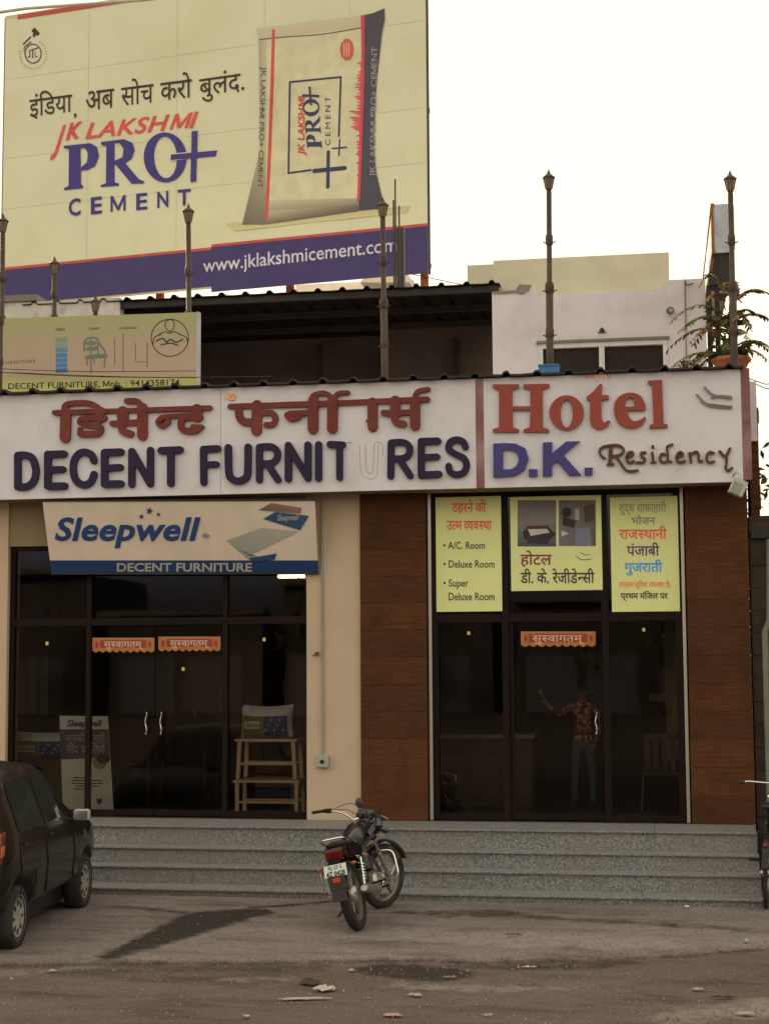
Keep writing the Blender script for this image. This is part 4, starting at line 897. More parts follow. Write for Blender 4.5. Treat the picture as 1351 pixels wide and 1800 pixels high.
# ================================================================== ROOF TERRACE
LG = 'old lamp posts standing on the terrace'
def lamp_post(px_, ytop, ybot, y, label, foot=(0,0)):
    x = X(px_,ytop,y); zt = Z(px_,ytop,y); xb = X(px_+foot[0],ybot,y); z0 = Z(px_,ybot,y)
    t = thing('lamp_post', label, 'lamp post', (xb, y, z0), LG)
    d = Vector((x-xb, 0, zt-z0)); L = d.length; dn = d.normalized(); P = lambda h: Vector((xb, y, z0))+dn*h
    Hh = .235; top = L-Hh
    rr = [.042]*2+[.030]*2; MB().tube([P(0), P(L*.42), P(L*.42+.01), P(top)], rr, 10).build('pole', M_post, t)
    for h, r in ((.42,.052),(.2,.048),(.66,.042)):
        if L > 1.0:
            c = MB(); c.tube([P(L*h-.07), P(L*h-.05), P(L*h+.03), P(L*h+.06)], [r*.8, r, r, r*.8], 10)
            c.tube([P(L*h-.045)+Vector((-r-.03,0,.02)), P(L*h-.055)+Vector((-r*.5,0,0)), P(L*h-.055)+Vector((r*.5,0,0)), P(L*h-.045)+Vector((r+.03,0,.02))], .007, 5); c.build('collar', M_post, t)
    MB().lathe([(.02,0),(.034,.02),(.03,.03)], tuple(P(top)), 'z', 10).build('lantern_base', M_post, t)
    c0 = P(top); mb = MB()
    mb.lathe([(.036,.03),(.06,.155)], tuple(c0), 'z', 6, False); mb.build('glass', mat('dusty_lamp_glass', (.2,.13,.08), .35), t)
    for k in range(6):
        a = 2*math.pi*k/6; MB().tube([c0+Vector((.037*math.cos(a), .037*math.sin(a), .03)), c0+Vector((.062*math.cos(a), .062*math.sin(a), .155))], .0045, 5).build('glazing_bar', M_post, t)
    MB().lathe([(.074,.155),(.07,.165),(.03,.2),(.016,.212),(.02,.222),(.012,.232),(.003,.26)], tuple(c0), 'z', 10).build('cap', M_post, t)
lamp_post(5.5, 378, 700, .35, 'lamp post at the far left edge in front of the billboard', (-3,0)); lamp_post(331, 361, 700, .45, 'lamp post rising in front of the letter T of CEMENT', (2,0)); lamp_post(672, 350, 668, .35, 'lamp post crossing the billboard bottom beside the shed opening', (4,0))
lamp_post(964, 301, 656, .30, 'tall lamp post against the sky above the letter t of Hotel', (2,0)); lamp_post(1282, 303, 652, .12, 'tall lamp post beside the potted palm at the right corner', (8,0))
lamp_post(96, 454, 640, 2.5, 'lamp post behind the furniture board, second from the left', (0,0)); lamp_post(168, 521, 640, 2.7, 'short looking lamp post behind the furniture board, only its lantern showing', (0,0))
# yellow green furniture board
GP = Pl((0,.32,0),(1,0,0),(0,0,1)); gb = thing('furniture_board', 'yellow green DECENT FURNITURE board with chair drawing and round emblem on the terrace', 'sign', (-5.9,.32,5.3))
a, b = X(-60,620,.32), X(345,620,.32); z0, z1 = Z(180,690,.32), Z(180,556,.32)
MB().box(a, b, .322, .40, z0, z1).build('frame', mat('pale_grey_frame', (.42,.42,.42), .6), gb); MB().box(b+.001, b+.03, .318, .405, z0, z1+.005).build('frame_edge', mat('pale_grey_frame', (.42,.42,.42), .6), gb)
yg, bgc = (.36,.36,.16), (.42,.31,.23)
patch(GP, gb, 'printed_sheet', [(-60,562),(345,549),(345,610),(-60,615)], [yg, yg, bgc, bgc], h=.001); patch(GP, gb, 'printed_sheet', [(-60,615),(345,610),(345,655),(-60,655)], [bgc]*4, h=.001); patch(GP, gb, 'printed_sheet', [(-60,655),(345,655),(345,682),(-60,690)], [bgc, bgc, (.44,.5,.11), (.42,.48,.12)], h=.001)
TG = (0,370,3.002); Mink = mat('dark_print', (.035,.028,.03), .6)
text(GP, 'DECENT FURNITURE, Mob. : 9414358174', (15,684), (316,677), (15,674), Mink, gb, off=.012)
text(GP, 'FURNITURE', (5,640), (63,637), (5,635), mat('brown_print', (.14,.08,.06), .6), gb, off=.01, space=1.4)
text(GP, 'TABLES', (98,582), (115,581), (98,577), Mink, gb); text(GP, 'CHAIRS', (157,580), (175,579), (157,576), Mink, gb); text(GP, 'CUPBOARDS', (210,579), (241,578), (210,575), Mink, gb)
for k in range(7): patch(GP, gb, 'printed_stool', [(296+k%2*4,672+k*27),(356-k%2*4,670+k*27),(358,693+k*27),(294,695+k*27)], [((.2,.26,.2),(.2,.3,.3),(.12,.22,.3),(.05,.2,.4),(.05,.2,.42),(.04,.18,.42),(.03,.14,.36))[k]]*4, TG, .002, 2, 2)
strokes(GP, gb, 'printed_chair', mat('grey_green_print', (.16,.18,.15), .6), [([(445,740),(448,690),(475,672),(510,675),(530,710),(555,740)],10), ([(480,680),(482,855)],8,1), ([(515,690),(520,760)],8), ([(460,770),(462,815)],8,1), ([(555,740),(552,825)],8,1), ([(460,775),(520,768),(558,770)],22), ([(462,700),(500,700)],20,1), ([(462,730),(505,728)],20,1), ([(495,770),(500,810)],6,1)], TG, .001, .002, lift=.0002)
strokes(GP, gb, 'printed_cupboard', mat('brown_print', (.14,.08,.06), .6), [([(605,675),(607,815)],3,1), ([(650,650),(651,850)],4,1), ([(715,700),(716,795)],3,1), ([(720,797),(778,800)],3,1), ([(778,700),(778,825)],4,1)], TG, .001, .002, lift=.0002)
strokes(GP, gb, 'printed_emblem', Mink, [(ell(897,672,98,98,36)+[(995,672)],5,1), ([(897,640),(875,620),(875,590),(900,575),(918,590),(918,620),(897,640)],5), ([(840,655),(870,640),(895,648),(920,640),(955,655)],5), ([(808,710),(815,670),(850,655)],5), ([(990,710),(985,670),(950,655)],5), ([(825,690),(860,675),(880,695),(900,680),(930,695),(965,680)],7), ([(850,710),(900,700),(940,712)],6)], TG, .001, .002, lift=.0002)
for (a_, b_, ys_) in ((-70,345,(645,652)),(-70,345,(650,664)),(20,480,(700-45,668-6))):
    P = [atY(a_, ys_[0], .22), (atY(a_, ys_[0], .22)+atY(b_, ys_[1], .22))/2+Vector((0,0,-.03)), atY(b_, ys_[1], .22)]; tag(MB().tube(smooth(P, 6), .0045, 5).build('cable', M_black), ('thin black cable crossing the furniture board, upper of the pair','thin black cable crossing the furniture board, lower of the pair','thin black cable running low from the board to the shed')[(ys_[1] == 664)+2*(a_ == 20)], 'cable')
# terrace shed
sh = thing('terrace_shed', 'open dark shed with corrugated roof on the terrace below the billboard', 'shed', (-4, 4.5, 4.72))
Yf, Yb = 3.0, 6.5; xa, xb = X(212,520,Yf), X(864,520,Yf); zr = Z(540,514,Yf)
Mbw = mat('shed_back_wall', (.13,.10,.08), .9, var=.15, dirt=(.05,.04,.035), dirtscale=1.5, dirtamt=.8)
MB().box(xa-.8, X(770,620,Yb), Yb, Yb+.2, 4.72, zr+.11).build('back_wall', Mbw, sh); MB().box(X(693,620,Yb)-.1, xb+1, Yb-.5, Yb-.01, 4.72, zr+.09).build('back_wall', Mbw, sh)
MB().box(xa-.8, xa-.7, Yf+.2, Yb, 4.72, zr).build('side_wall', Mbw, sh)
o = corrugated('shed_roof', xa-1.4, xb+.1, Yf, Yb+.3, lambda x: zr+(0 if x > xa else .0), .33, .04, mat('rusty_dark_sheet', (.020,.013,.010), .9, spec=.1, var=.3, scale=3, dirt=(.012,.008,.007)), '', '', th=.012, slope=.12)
del o['label'], o['category']; o.parent = sh; o.location = Vector(o.location)-ORG[sh.name]
for k, yy in enumerate((Yf+.05, Yf+1.3, Yf+2.5)): MB().box(xa-1.3, xb+.08, yy, yy+.06, zr-.09+.12*(k*.36), zr-.005+.12*(k*.36)).build('purlin', M_dark, sh)
for q in (300, 560, 800): MB().box(X(q,600,Yb-.6)-.04, X(q,600,Yb-.6)+.04, Yb-.62, Yb-.54, 4.72, zr-.1).build('shed_post', M_dark, sh)
# parapets around the shed and terrace
pt_ = thing('low_terrace_wall', 'peeling white parapet wall on the left behind the furniture board', 'wall', (-9, 2.9, 4.72))
MB().box(-14, X(212,540,3.05), 3.02, 3.2, 4.5, Z(100,529,3.05)).build('wall', mat('peeling_white', (.58,.55,.51), .9, dirt=(.25,.2,.16), dirtscale=4, dirtamt=.9), pt_)
MB().box(-14, X(65,520,3.0), 2.98, 3.3, Z(30,530,3.0), Z(30,519,3.0)).build('slab_edge', mat('grey_slab', (.2,.18,.15), .9), pt_)
wb = thing('roof_room', 'white plastered roof room with sliding window at the right of the terrace', 'building', (-1, 4, 4.72))
Yw = 3.0; x0, x1 = X(864,560,Yw)+.005, X(1240,560,Yw); zt = Z(1200,491,Yw)
wx0, wx1 = X(947,630,Yw), X(1172,630,Yw); wz1 = Z(1060,601,Yw)+.0; wz0 = wz1-1.0
MB().box(x0, wx0, Yw, Yw+.2, 4.5, Z(880,512,Yw)).box(x0+.0, x0+.0, 0, 0, 0, 0).build('wall', M_plaster, wb)
MB().box(wx0+.001, wx1-.001, Yw, Yw+.2, wz1, zt-.12).build('wall', M_plaster, wb); MB().box(wx1, x1, Yw, Yw+.2, 4.5, zt).build('wall', M_plaster, wb); MB().box(wx0+.001, wx1-.001, Yw, Yw+.2, 4.5, wz0).build('wall', M_plaster, wb)
MB().box(x1-.2, x1, Yw+.201, Yw+5, 4.5, zt).build('side_wall', M_plaster, wb)
MB().box(x0+.001, wx1+.05, Yw+.205, Yw+.4, zt-.3, Z(1000,455,Yw+.3)).build('parapet', M_beige, wb)
xq, xr = X(821,480,Yb+.4), X(1150,480,Yb+.4)
MB().box(xq, xr, Yb+.4, Yb+3, 4.8, Z(1000,458,Yb+.4)).build('roof_block', M_beige, wb)
# broken render at the left corner
V = [atY(*p, Yw-.012) for p in ((864,513),(905,510),(912,500),(934,501),(930,509),(918,517),(905,514),(880,516),(866,516))]
MB().prism([(p.x, p.z) for p in reversed(V)], lambda a, b, h: (a, Yw+h, b), -.02, -.002).build('broken_render', mat('grey_mortar', (.24,.21,.18), .95, bump=.5), wb)
Mwf = mat('pale_window_frame', (.62,.62,.62), .4)
wf = MB().box(wx0, wx1, Yw-.02, Yw+.08, wz1-.06, wz1).box(wx0, wx0+.05, Yw-.02, Yw+.08, wz0, wz1-.06).box(wx1-.05, wx1, Yw-.02, Yw+.08, wz0, wz1-.06).build('window', Mwf, wb)
xm_ = X(1057,630,Yw); MB().box(xm_-.035, xm_+.035, Yw-.015, Yw+.06, wz0, wz1-.061).build('frame', Mwf, wf)
for a, b in ((wx0+.051, xm_-.036), (xm_+.036, wx1-.051)): MB().box(a, b, Yw+.03, Yw+.04, wz0, wz1-.065).build('pane', mat('dark_window_glass', (.03,.02,.02), .6, spec=.1), wf)
MB().box(wx0-.03, wx1+.03, Yw-.05, Yw-.001, wz1+.002, wz1+.035).build('sill', mat('grey_slab', (.2,.18,.15), .9), wb)
cc = atY(1177,546,Yw-.08); sc_ = thing('wall_spotlight', 'round spotlight fixed high on the white roof room wall', 'light', tuple(cc))
MB().ball(tuple(cc), .05, 10).build('head', mat('dark_grey_metal', (.1,.09,.08), .4), sc_); MB().tube([cc+Vector((0,.02,.02)), cc+Vector((-.02,.08,.02))], .014, 6).build('bracket', M_dark, sc_); MB().ball(tuple(cc+Vector((.01,-.035,-.012))), .028, 8).build('lens', mat('pale_plastic', (.36,.33,.27), .5), sc_)
cc = atY(1057,579,Yw-.03); tag(MB().lathe([(.025,-.03),(.03,.0),(.012,.02)], tuple(cc), 'z', 10).box(cc.x-.05, cc.x+.05, cc.y, cc.y+.03, cc.z-.035, cc.z-.028).build('wall_bracket', M_dark), 'tiny dark bracket on the white wall above the sliding window', 'bracket')
tag(MB().tube([(X(1203,500,Yw-.02), Yw-.02, Z(1203,492,Yw)), (X(1204,560,Yw-.02), Yw-.02, Z(1203,560,Yw)), (X(1205,650,Yw-.02), Yw-.02, 4.8)], .009, 5).build('wall_cable', mat('faded_red_cable', (.3,.2,.17), .7)), 'faded cable running down the white wall near its right end', 'cable')
tag(MB().tube(smooth([(X(1203,500,Yw-.03), Yw-.03, Z(1203,497,Yw)), (X(1208,503,Yw-.03), Yw-.05, Z(1203,503,Yw)), (X(1218,503,Yw-.03), Yw-.05, Z(1203,500,Yw))], 4), .008, 5).build('hook_wire', M_dark), 'curled wire at the top of the white roof room wall', 'wire')
cc = atY(964,648,.06); bxo = thing('blue_box', 'small bright blue box at the foot of the tall lamp post', 'box', (cc.x, .06, 5.45))
MB().box(X(946,650,.02), X(981,650,.02), .02, .2, zs1+.055, Z(964,643,.02)).build('box', mat('bright_blue_plastic', (.04,.14,.35), .5), bxo, bevel=.008); MB().box(X(945,650,.02), X(982,650,.02), .01, .21, Z(964,643,.02), Z(964,640,.02)).build('lid', mat('bright_blue_plastic', (.04,.14,.35), .5), bxo)
# hoarding at the right corner
hb = thing('box_hoarding', 'narrow two faced hoarding with rusty frame on posts at the right corner of the terrace', 'hoarding', (.5, 1, 4.72))
y0 = .9; a, b = X(1251,420,y0), X(1287,420,y0); z0, z1 = Z(1265,446,y0), Z(1265,357,y0); LN = 4.2
MB().box(a+.012, b-.012, y0+.002, y0+LN, z0+.012, z1-.012).build('box_core', mat('blue_grey_sheet', (.50,.52,.60), .5, var=.12, dirt=(.15,.14,.15), dirtscale=5), hb)
MB().box(a+.004, a+.0115, y0+.03, y0+LN-.03, z0+.03, z1-.03).build('sign_face', mat('pale_sign_face', (.45,.42,.37), .6), hb)
for (xx, zz) in ((a-.01, z0), (a-.01, z1-.04), (b-.03, z0), (b-.03, z1-.04)): MB().box(xx, xx+.04, y0-.01, y0+LN+.01, zz, zz+.04).build('frame_bar', M_rust, hb)
for (xx, yy) in ((a-.01, y0-.01), (b-.01, y0-.01), (a-.02, y0+LN-.05), (b-.02, y0+LN)): MB().box(xx, xx+(.03 if yy < y0 else .05), yy, yy+(.019 if yy < y0 else .06), z0+.041, z1-.041).build('frame_bar', M_rust, hb)
zk = Z(1265,476,y0); MB().prism([(a+.01, z0-.001), (b-.02, z0-.001), (b-.02, zk), (a-.01, zk), (a+.0, zk+.08)], lambda p, q, h: (p, h, q), y0+.02, y0+.3).build('bracket', M_dark, hb)
MB().box(a-.05, b-.02, y0+.01, y0+.32, Z(1265,500,y0), zk-.002).build('bracket', M_dark, hb)
for q in (1247, 1261): MB().box(X(q-5,560,y0), X(q+4,560,y0), y0+.05, y0+.11, 4.72, Z(1250,500,y0)-.002).build('hoarding_post', M_dark, hb)
# potted palm
pc_ = Vector((X(1284,640,.45), .45, 5.1))
pl_ = thing('potted_palm', 'bushy palm in a round terracotta pot at the right corner of the terrace', 'plant', tuple(pc_))
zr_ = Z(1284,630,.45); MB().lathe([(.13,zs1-.03-.0),(.16,zr_-.12),(.2,zr_-.045),(.215,zr_-.04),(.215,zr_),(.19,zr_),(.17,zr_-.05)], (pc_.x, pc_.y, 0), 'z', 20).build('pot', mat('terracotta', (.42,.14,.08), .8, dirt=(.3,.2,.15), dirtscale=6), pl_)
MB().lathe([(.0,zr_-.04),(.18,zr_-.04)], (pc_.x, pc_.y, 0), 'z', 14).build('soil', mat('soil', (.05,.035,.025), .95), pl_)
MB().box(pc_.x-.3, pc_.x+.25, .25, .65, 4.72, zs1-.03).build('pot_stand', M_plaster, pl_)
rnd = random.Random(21)
Mfr = [mat('palm_leaf', (.12,.125,.04), .6, var=.3, scale=5), mat('dry_palm_leaf', (.22,.11,.045), .7, var=.3, scale=5)]
for k in range(40):
    a = rnd.uniform(0, 6.28); L = rnd.uniform(.22,.55); el = rnd.uniform(.5,1.4); st = Vector((pc_.x+.05*math.cos(a), pc_.y+.05*math.sin(a), zr_+rnd.uniform(.1,.75)*(k % 3 > 0))); mb = MB(); P = []
    for j in range(9):
        t = j/8; r = L*t*math.cos(el)*(1+.5*t); h = L*t*math.sin(el)-L*.75*t*t*t; P.append(st+Vector((r*math.cos(a), r*math.sin(a), h)))
    mb.tube(P, [.007*(1-.8*j/8) for j in range(9)], 4)
    for j in range(1, 9):
        for s in (-1, 1):
            for w_ in (0, .5):
                if j+w_ > 8: continue
                p = P[j]+(P[min(j+1,8)]-P[j])*w_; d = (P[min(j+1,8)]-P[j-1]).normalized(); sd_ = d.cross(Vector((0,0,1))).normalized()*s; ll = .13*(1-.055*j)*rnd.uniform(.6,1.1); tip = p+d*ll*.6+sd_*ll*.75+Vector((0,0,-ll*rnd.uniform(.1,.6))); w = d*.02
                mb.add([p-w, p+w, (p+tip)/2+w*1.1, tip, (p+tip)/2-w*.9], [(0,1,2,3,4)])
    mb.build('frond', Mfr[rnd.random() < .3], pl_)
MB().tube([(pc_.x, pc_.y, zr_-.05), (pc_.x+.01, pc_.y, zr_+.6)], [.035,.02], 7).build('stem', mat('palm_stem', (.12,.09,.05), .9), pl_)
sp_ = Vector((X(1201,640,.7), .7, Z(1201,650,.7))); s2 = thing('seedling', 'small wilted green seedling at the foot of the white wall', 'plant', tuple(sp_-Vector((0,0,.2))))
MB().lathe([(.09,-.2),(.12,0),(.1,0)], tuple(sp_), 'z', 12).build('pot', mat('terracotta', (.42,.14,.08), .8), s2)
mb = MB()
for k in range(12):
    a = k*1.1; L = rnd.uniform(.09,.2); p = sp_; q = sp_+Vector((L*math.cos(a), L*math.sin(a), rnd.uniform(.03,.12))); w = Vector((-math.sin(a), math.cos(a), 0))*.02; mb.add([p, (p+q)/2+w+Vector((0,0,.03)), q, (p+q)/2-w+Vector((0,0,.03))], [(0,1,2,3)])
mb.build('leaves', mat('seedling_leaf', (.16,.19,.07), .7), s2)
# distant roof clutter seen between shed roof and billboard
lb = thing('far_roof_block', 'pale roof block seen over the shed roof under the billboard', 'building', (-4, 16, 4))
Yd = 17; MB().box(X(520,500,Yd), X(725,500,Yd), Yd, Yd+3, 4, Z(620,496,Yd)).build('wall', M_plaster, lb)
P = [(X(x_,y_,Yd-.05), Z(x_,y_,Yd-.05)) for x_, y_ in ((645,512),(730,512),(722,490),(668,488))]; MB().prism(P, lambda p, q, h: (p, h, q), Yd-.05, Yd-.9).build('roof_slope', mat('pale_sheet', (.5,.49,.46), .6), lb)
MB().box(X(330,505,Yd), X(519,505,Yd), Yd+1, Yd+2, 4, Z(420,503,Yd)).build('wall', M_beige, lb)
# ================================================================== BILLBOARD
BY = 12.0; ang = R_(9.2)
ub = Vector((math.cos(ang), -math.sin(ang), 0)); ob = atY(750, 470, BY); BB = Pl(ob, ub, (0,0,1))
bb = thing('cement_billboard', 'huge pale yellow green JK LAKSHMI PRO+ cement billboard with blue bottom band', 'billboard', (ob.x-4, ob.y+1, 4))
L_b = .95
Mvin = mat('vinyl_cream', (.70,.69,.50), .6, var=.035, scale=.8, dirt=(.64,.60,.36), dirtscale=.7, dirtamt=.6)
Mbb = mat('vinyl_blue', al((66,58,108), L_b), .6, var=.12, scale=3); Mbr = mat('vinyl_red', al((190,80,78), L_b), .6); Mtx = mat('vinyl_brown_text', al((62,50,45), L_b), .6); Mrt = mat('vinyl_red_text', al((214,84,82), L_b), .6); Mpb = mat('vinyl_purple_blue', al((66,58,130), L_b), .6, var=.1, scale=3)
# geometry of the board in its own plane
u0 = BB.px(7,250)[0]; u1 = BB.px(750,250)[0]; vb0 = BB.px(350,508)[1]; vred = BB.px(350,437)[1]; vtop = BB.px(120,18)[1]; vseam = BB.px(155,262)[1]; vseam2 = BB.px(155,375)[1]
cols = [u0]+[BB.px(x_,250)[0] for x_ in (155,311,465,615)]+[u1]; rows = [vred, BB.px(155,352)[1], vseam, (vseam+vtop)/2+.2, vtop]
for i in range(5):
    for j in range(4):
        a, b, c, d = cols[i]+.003, cols[i+1]-.003, rows[j]+.0025, rows[j+1]-.0025; n = 6; mb = MB(); V = []
        for q in range(n+1):
            for p in range(n+1):
                s, t = p/n, q/n; V.append(BB.w(a+(b-a)*s, c+(d-c)*t, .006+.012*math.sin(math.pi*s)*math.sin(math.pi*t)*(1 if (i+j) % 2 else .5)))
        mb.add(V, [(q*(n+1)+p, q*(n+1)+p+1, (q+1)*(n+1)+p+1, (q+1)*(n+1)+p) for q in range(n) for p in range(n)], True).build('vinyl_panel', Mvin, bb)
def bquad(u0_, u1_, v0_, v1_, h, name, mt_, d=.004): return MB().prism([(u0_,v0_),(u1_,v0_),(u1_,v1_),(u0_,v1_)], BB.w, h-d, h).build(name, mt_, bb)
bquad(u0-.01, u1+.01, vb0-.01, vtop+.09, -.004, 'backing_sheet', mat('seam_backing', (.62,.59,.39), .8), .03)  # pale backing that shows in the gaps between the vinyl panels
um = BB.px(372,440)[0]
bquad(u0, um, vb0+.03, vred-.055, .012, 'blue_band', Mbb); bquad(um+.004, u1, vb0-.09, vred-.0, .014, 'blue_band', Mbb); bquad(u0, um, vred-.054, vred-.001, .014, 'red_line', Mbr); bquad(um+.004, u1, vred+.001, vred+.055, .014, 'red_line', Mbr)
bquad(u0+.3, u1, vtop-.03, vtop+.06, .02, 'red_line', Mbr)
def btext(s, BL, BR, TL, m_, **k): return text(BB, s, BL, BR, TL, m_, bb, **{**dict(h=.024), **k})
btext('इंडिया', (53,206), (128,196.5), (53,176.5), Mtx, off=.004); btext(',', (131,204), (136,203.4), (131,185), Mtx, off=.02)
btext('अब', (152,195), (202,189), (152,162.5), Mtx, off=.004); btext('सोच', (214,187), (271,180), (214,155.5), Mtx, off=.004); btext('करो', (283,178), (338,171), (283,147), Mtx, off=.004); btext('बुलंद.', (351,169), (430,158), (351,140.5), Mtx, off=.004)
btext('J', (93,266), (107,264), (103,224), Mrt, off=.035, shear=.15); btext('K', (117,246), (143,242), (120,219), Mrt, off=.035, shear=.2); btext('LAKSHMI', (151,244), (347,223.5), (154,218), Mrt, off=.018, shear=.22, space=1.05)
TB1 = (0,0,3.3775)
def pro(pl, par, T, m_, mbg, h, tf=lambda a, b: (a, b)):
    f = lambda pts: [tf(a, b) for a, b in pts]
    fill(pl, par, 'lettering', m_, [f([(383,868),(540,852),(578,872),(592,925),(570,985),(525,1010),(485,1013),(484,1095),(497,1104),(497,1118),(385,1131),(385,1118),(412,1106),(415,888),(383,880)]), f([(481,880),(510,880),(528,915),(520,965),(484,999)])], T, h-.003, h)
    fill(pl, par, 'lettering', m_, [f([(604,845),(740,828),(790,850),(803,895),(785,945),(748,970),(828,1066),(858,1078),(858,1090),(785,1093),(690,978),(684,978),(684,1085),(710,1091),(710,1103),(602,1112),(602,1101),(633,1090),(636,870),(605,861)]), f([(683,850),(715,852),(738,885),(732,935),(684,957)])], T, h-.003, h)
    fill(pl, par, 'lettering', m_, [f(ell(984,936,127,148,36,-.05)), f(ell(986,936,68,124,36,-.05))], T, h-.003, h)
    if mbg: fill(pl, par, 'printed_gap', mbg, [f([(1015,915),(1120,905),(1120,945),(1015,958)])], T, h, h+.002)
    fill(pl, par, 'printed_plus', m_, [f([(1020,920),(1140,909),(1142,782),(1176,779),(1174,906),(1294,895),(1284,930),(1172,940),(1168,1080),(1134,1083),(1138,943),(1016,953)])], T, h+.002, h+.005)
pro(BB, bb, TB1, Mpb, Mvin, .026)
for ch_, x_, x2, yb_, yt_ in (('C',122,143,379.5,351.5),('E',161,180.5,376.5,348.5),('M',195.5,222,373,345.5),('E',240.5,260,369.5,342),('N',277.5,297,365,338.5),('T',313.5,336,361.5,335)): btext(ch_, (x_,yb_), (x2,yb_-2), (x_,yt_), Mpb, off=.006 if ch_ == 'M' else .022)
btext('www.jklakshmicement.com', (358,479), (698,441.5), (358,456), mat('vinyl_pale_text', al((205,200,215), L_b), .6), off=.008, h=.022)
# small emblem at the upper left
TE = (30,40,16.89); strokes(BB, bb, 'printed_emblem', Mtx, [(ell(500,925,240,278,40)+[(740,925)],26,1), ([(400,830),(402,1015),(340,1030)],22,1), ([(430,825),(640,755)],26,1), ([(490,810),(485,1050)],24,1), ([(560,850),(560,1020),(640,1020)],14,1), ([(425,430),(215,640)],34,1), ([(440,580),(250,720),(235,840)],20)], TE, .02, .024, lift=.0003)
fill(BB, bb, 'printed_emblem', Mtx, [[(535,150),(700,320),(640,400),(575,370),(520,460),(480,360),(520,320),(450,255)]], TE, .02, .024)
Mfa = mat('vinyl_faint', al((160,150,105), L_b), .6)
for k in range(22):
    a = R_(-60+k*12); cx_, cy_ = 500+400*math.cos(a)*.98, 940+430*math.sin(a); strokes(BB, bb, 'printed_letter', Mfa, [([(cx_-18*math.cos(a), cy_-18*math.sin(a)), (cx_+18*math.cos(a), cy_+18*math.sin(a))], 22, 1)], TE, .02, .022)
# cement bag print
TR = (380,0,3.3775); cL = lambda c: al(c, L_b); bag = lambda n_, pts, c, h, s=False: fill(BB, bb, n_, mat('bag_%d_%d_%d' % c, cL(c), .6), [(pts, s)], TR, h-.002, h)
patch(BB, bb, 'printed_shade', [(60,1330),(1150,1225),(1130,1262),(120,1372)], [cL((196,188,140)), cL((190,180,135)), cL((206,200,150)), cL((204,198,150))], TR, .021)
bag('printed_bag', [(242,170),(345,172),(855,95),(870,300),(860,700),(845,1250),(300,1338),(157,1336),(228,1190),(255,1050),(268,800),(268,600),(262,400),(256,250)], (208,202,170), .024)
patch(BB, bb, 'printed_shade', [(230,1190),(845,1180),(845,1252),(157,1336)], [cL((206,200,168)), cL((170,158,135)), cL((104,92,82)), cL((100,88,80))], TR, .0255)
patch(BB, bb, 'printed_shade', [(300,1255),(845,1215),(845,1256),(297,1336)], [cL((190,182,150)), cL((120,108,95)), cL((92,82,74)), cL((110,98,88))], TR, .0262)
patch(BB, bb, 'printed_shade', [(256,235),(305,235),(300,900),(262,900)], [cL((165,155,135)), cL((200,194,165)), cL((190,182,155)), cL((175,168,140))], TR, .0256); patch(BB, bb, 'printed_shade', [(262,900),(300,900),(296,1336),(157,1336)], [cL((172,165,140)), cL((186,178,152)), cL((120,106,95)), cL((110,98,90))], TR, .0257)
patch(BB, bb, 'printed_shade', [(242,172),(858,95),(862,165),(258,235)], [cL((200,190,165)), cL((200,190,160)), cL((192,182,155)), cL((196,186,160))], TR, .0258)
strokes(BB, bb, 'printed_crease', mat('bag_crease', cL((112,98,84)), .6), [([(262,238),(420,222),(640,205),(858,168)],6)], TR, .025, .0275)
bag('printed_band', [(880,92),(935,80),(1000,52),(1002,115),(985,200),(958,450),(945,600),(938,880),(950,1020),(985,1170),(1012,1238),(935,1245),(848,1252),(860,700),(872,300)], (78,74,88), .026)
bag('printed_band', [(335,175),(352,178),(345,500),(330,900),(310,1300),(292,1310),(310,900),(325,500)], (205,84,84), .028); bag('printed_band', [(860,94),(883,92),(880,500),(874,700),(855,1195),(838,1200),(845,1000),(856,700),(864,300)], (206,76,90), .028)
sky_pts = [(872,370)]; rr_ = random.Random(8); y_ = 372
while y_ < 1045:
    dep = 800 if 560 < y_ < 760 else 830; d1 = rr_.uniform(0, 45)*(1.2 if 560 < y_ < 760 else .8); xw = dep-15+d1+ (abs(y_-690)/330)*18; sky_pts += [(xw, y_), (xw, y_+9), (min(xw+rr_.uniform(10,30), 858), y_+9.5), (min(xw+rr_.uniform(10,30), 858), y_+17)]; y_ += 18
sky_pts += [(850,1045)]; bag('printed_skyline', sky_pts, (214,96,104), .0275)
bag('printed_seal', [(735,300),(742,262),(765,235),(790,232),(812,255),(820,290),(815,330),(798,358),(770,362),(745,340)], (205,96,86), .0275)
strokes(BB, bb, 'printed_seal', mat('bag_seal_pale', cL((222,190,160)), .6), [([(762,260),(762,335)],5,1), ([(776,258),(776,340)],5,1), ([(790,260),(790,335)],5,1)], TR, .028, .029)
strokes(BB, bb, 'printed_frame', mat('bag_frame_blue', cL((62,60,100)), .6), [([(742,460),(440,490)],11,1), ([(440,490),(432,1030)],11,1), ([(432,1030),(565,1012)],11,1), ([(742,460),(730,810)],11,1), ([(668,905),(665,1112)],20,1), ([(585,1017),(765,1000)],24,1), ([(735,832),(731,925)],9,1), ([(692,884),(775,877)],9,1)], TR, .025, .028, lift=.0002)
P2 = lambda a, b: (380+a/3.3775, b/3.3775)
text(BB, 'JK LAKSHMI', P2(527,925), P2(527,572), P2(490,925), mat('bag_red_text', cL((196,80,72)), .6), bb, off=.03, shear=.15, h=.03)
tfp = lambda a, b: (625+(b-1112)/(1112-845)*90, 885-(a-385)/(1110-385)*295)
pro(BB, bb, TR, mat('bag_blue_text', cL((62,62,96)), .6), None, .030, tfp)
text(BB, 'CEMENT', P2(680,865), P2(680,577), P2(650,865), mat('bag_blue_text', cL((62,62,96)), .6), bb, off=.0, h=.03, space=1.5)
text(BB, 'JK LAKSHMI PRO+ CEMENT', P2(272,400), P2(250,1120), P2(300,400), mat('bag_brown_text', cL((98,88,84)), .6), bb, off=.01, h=.03)
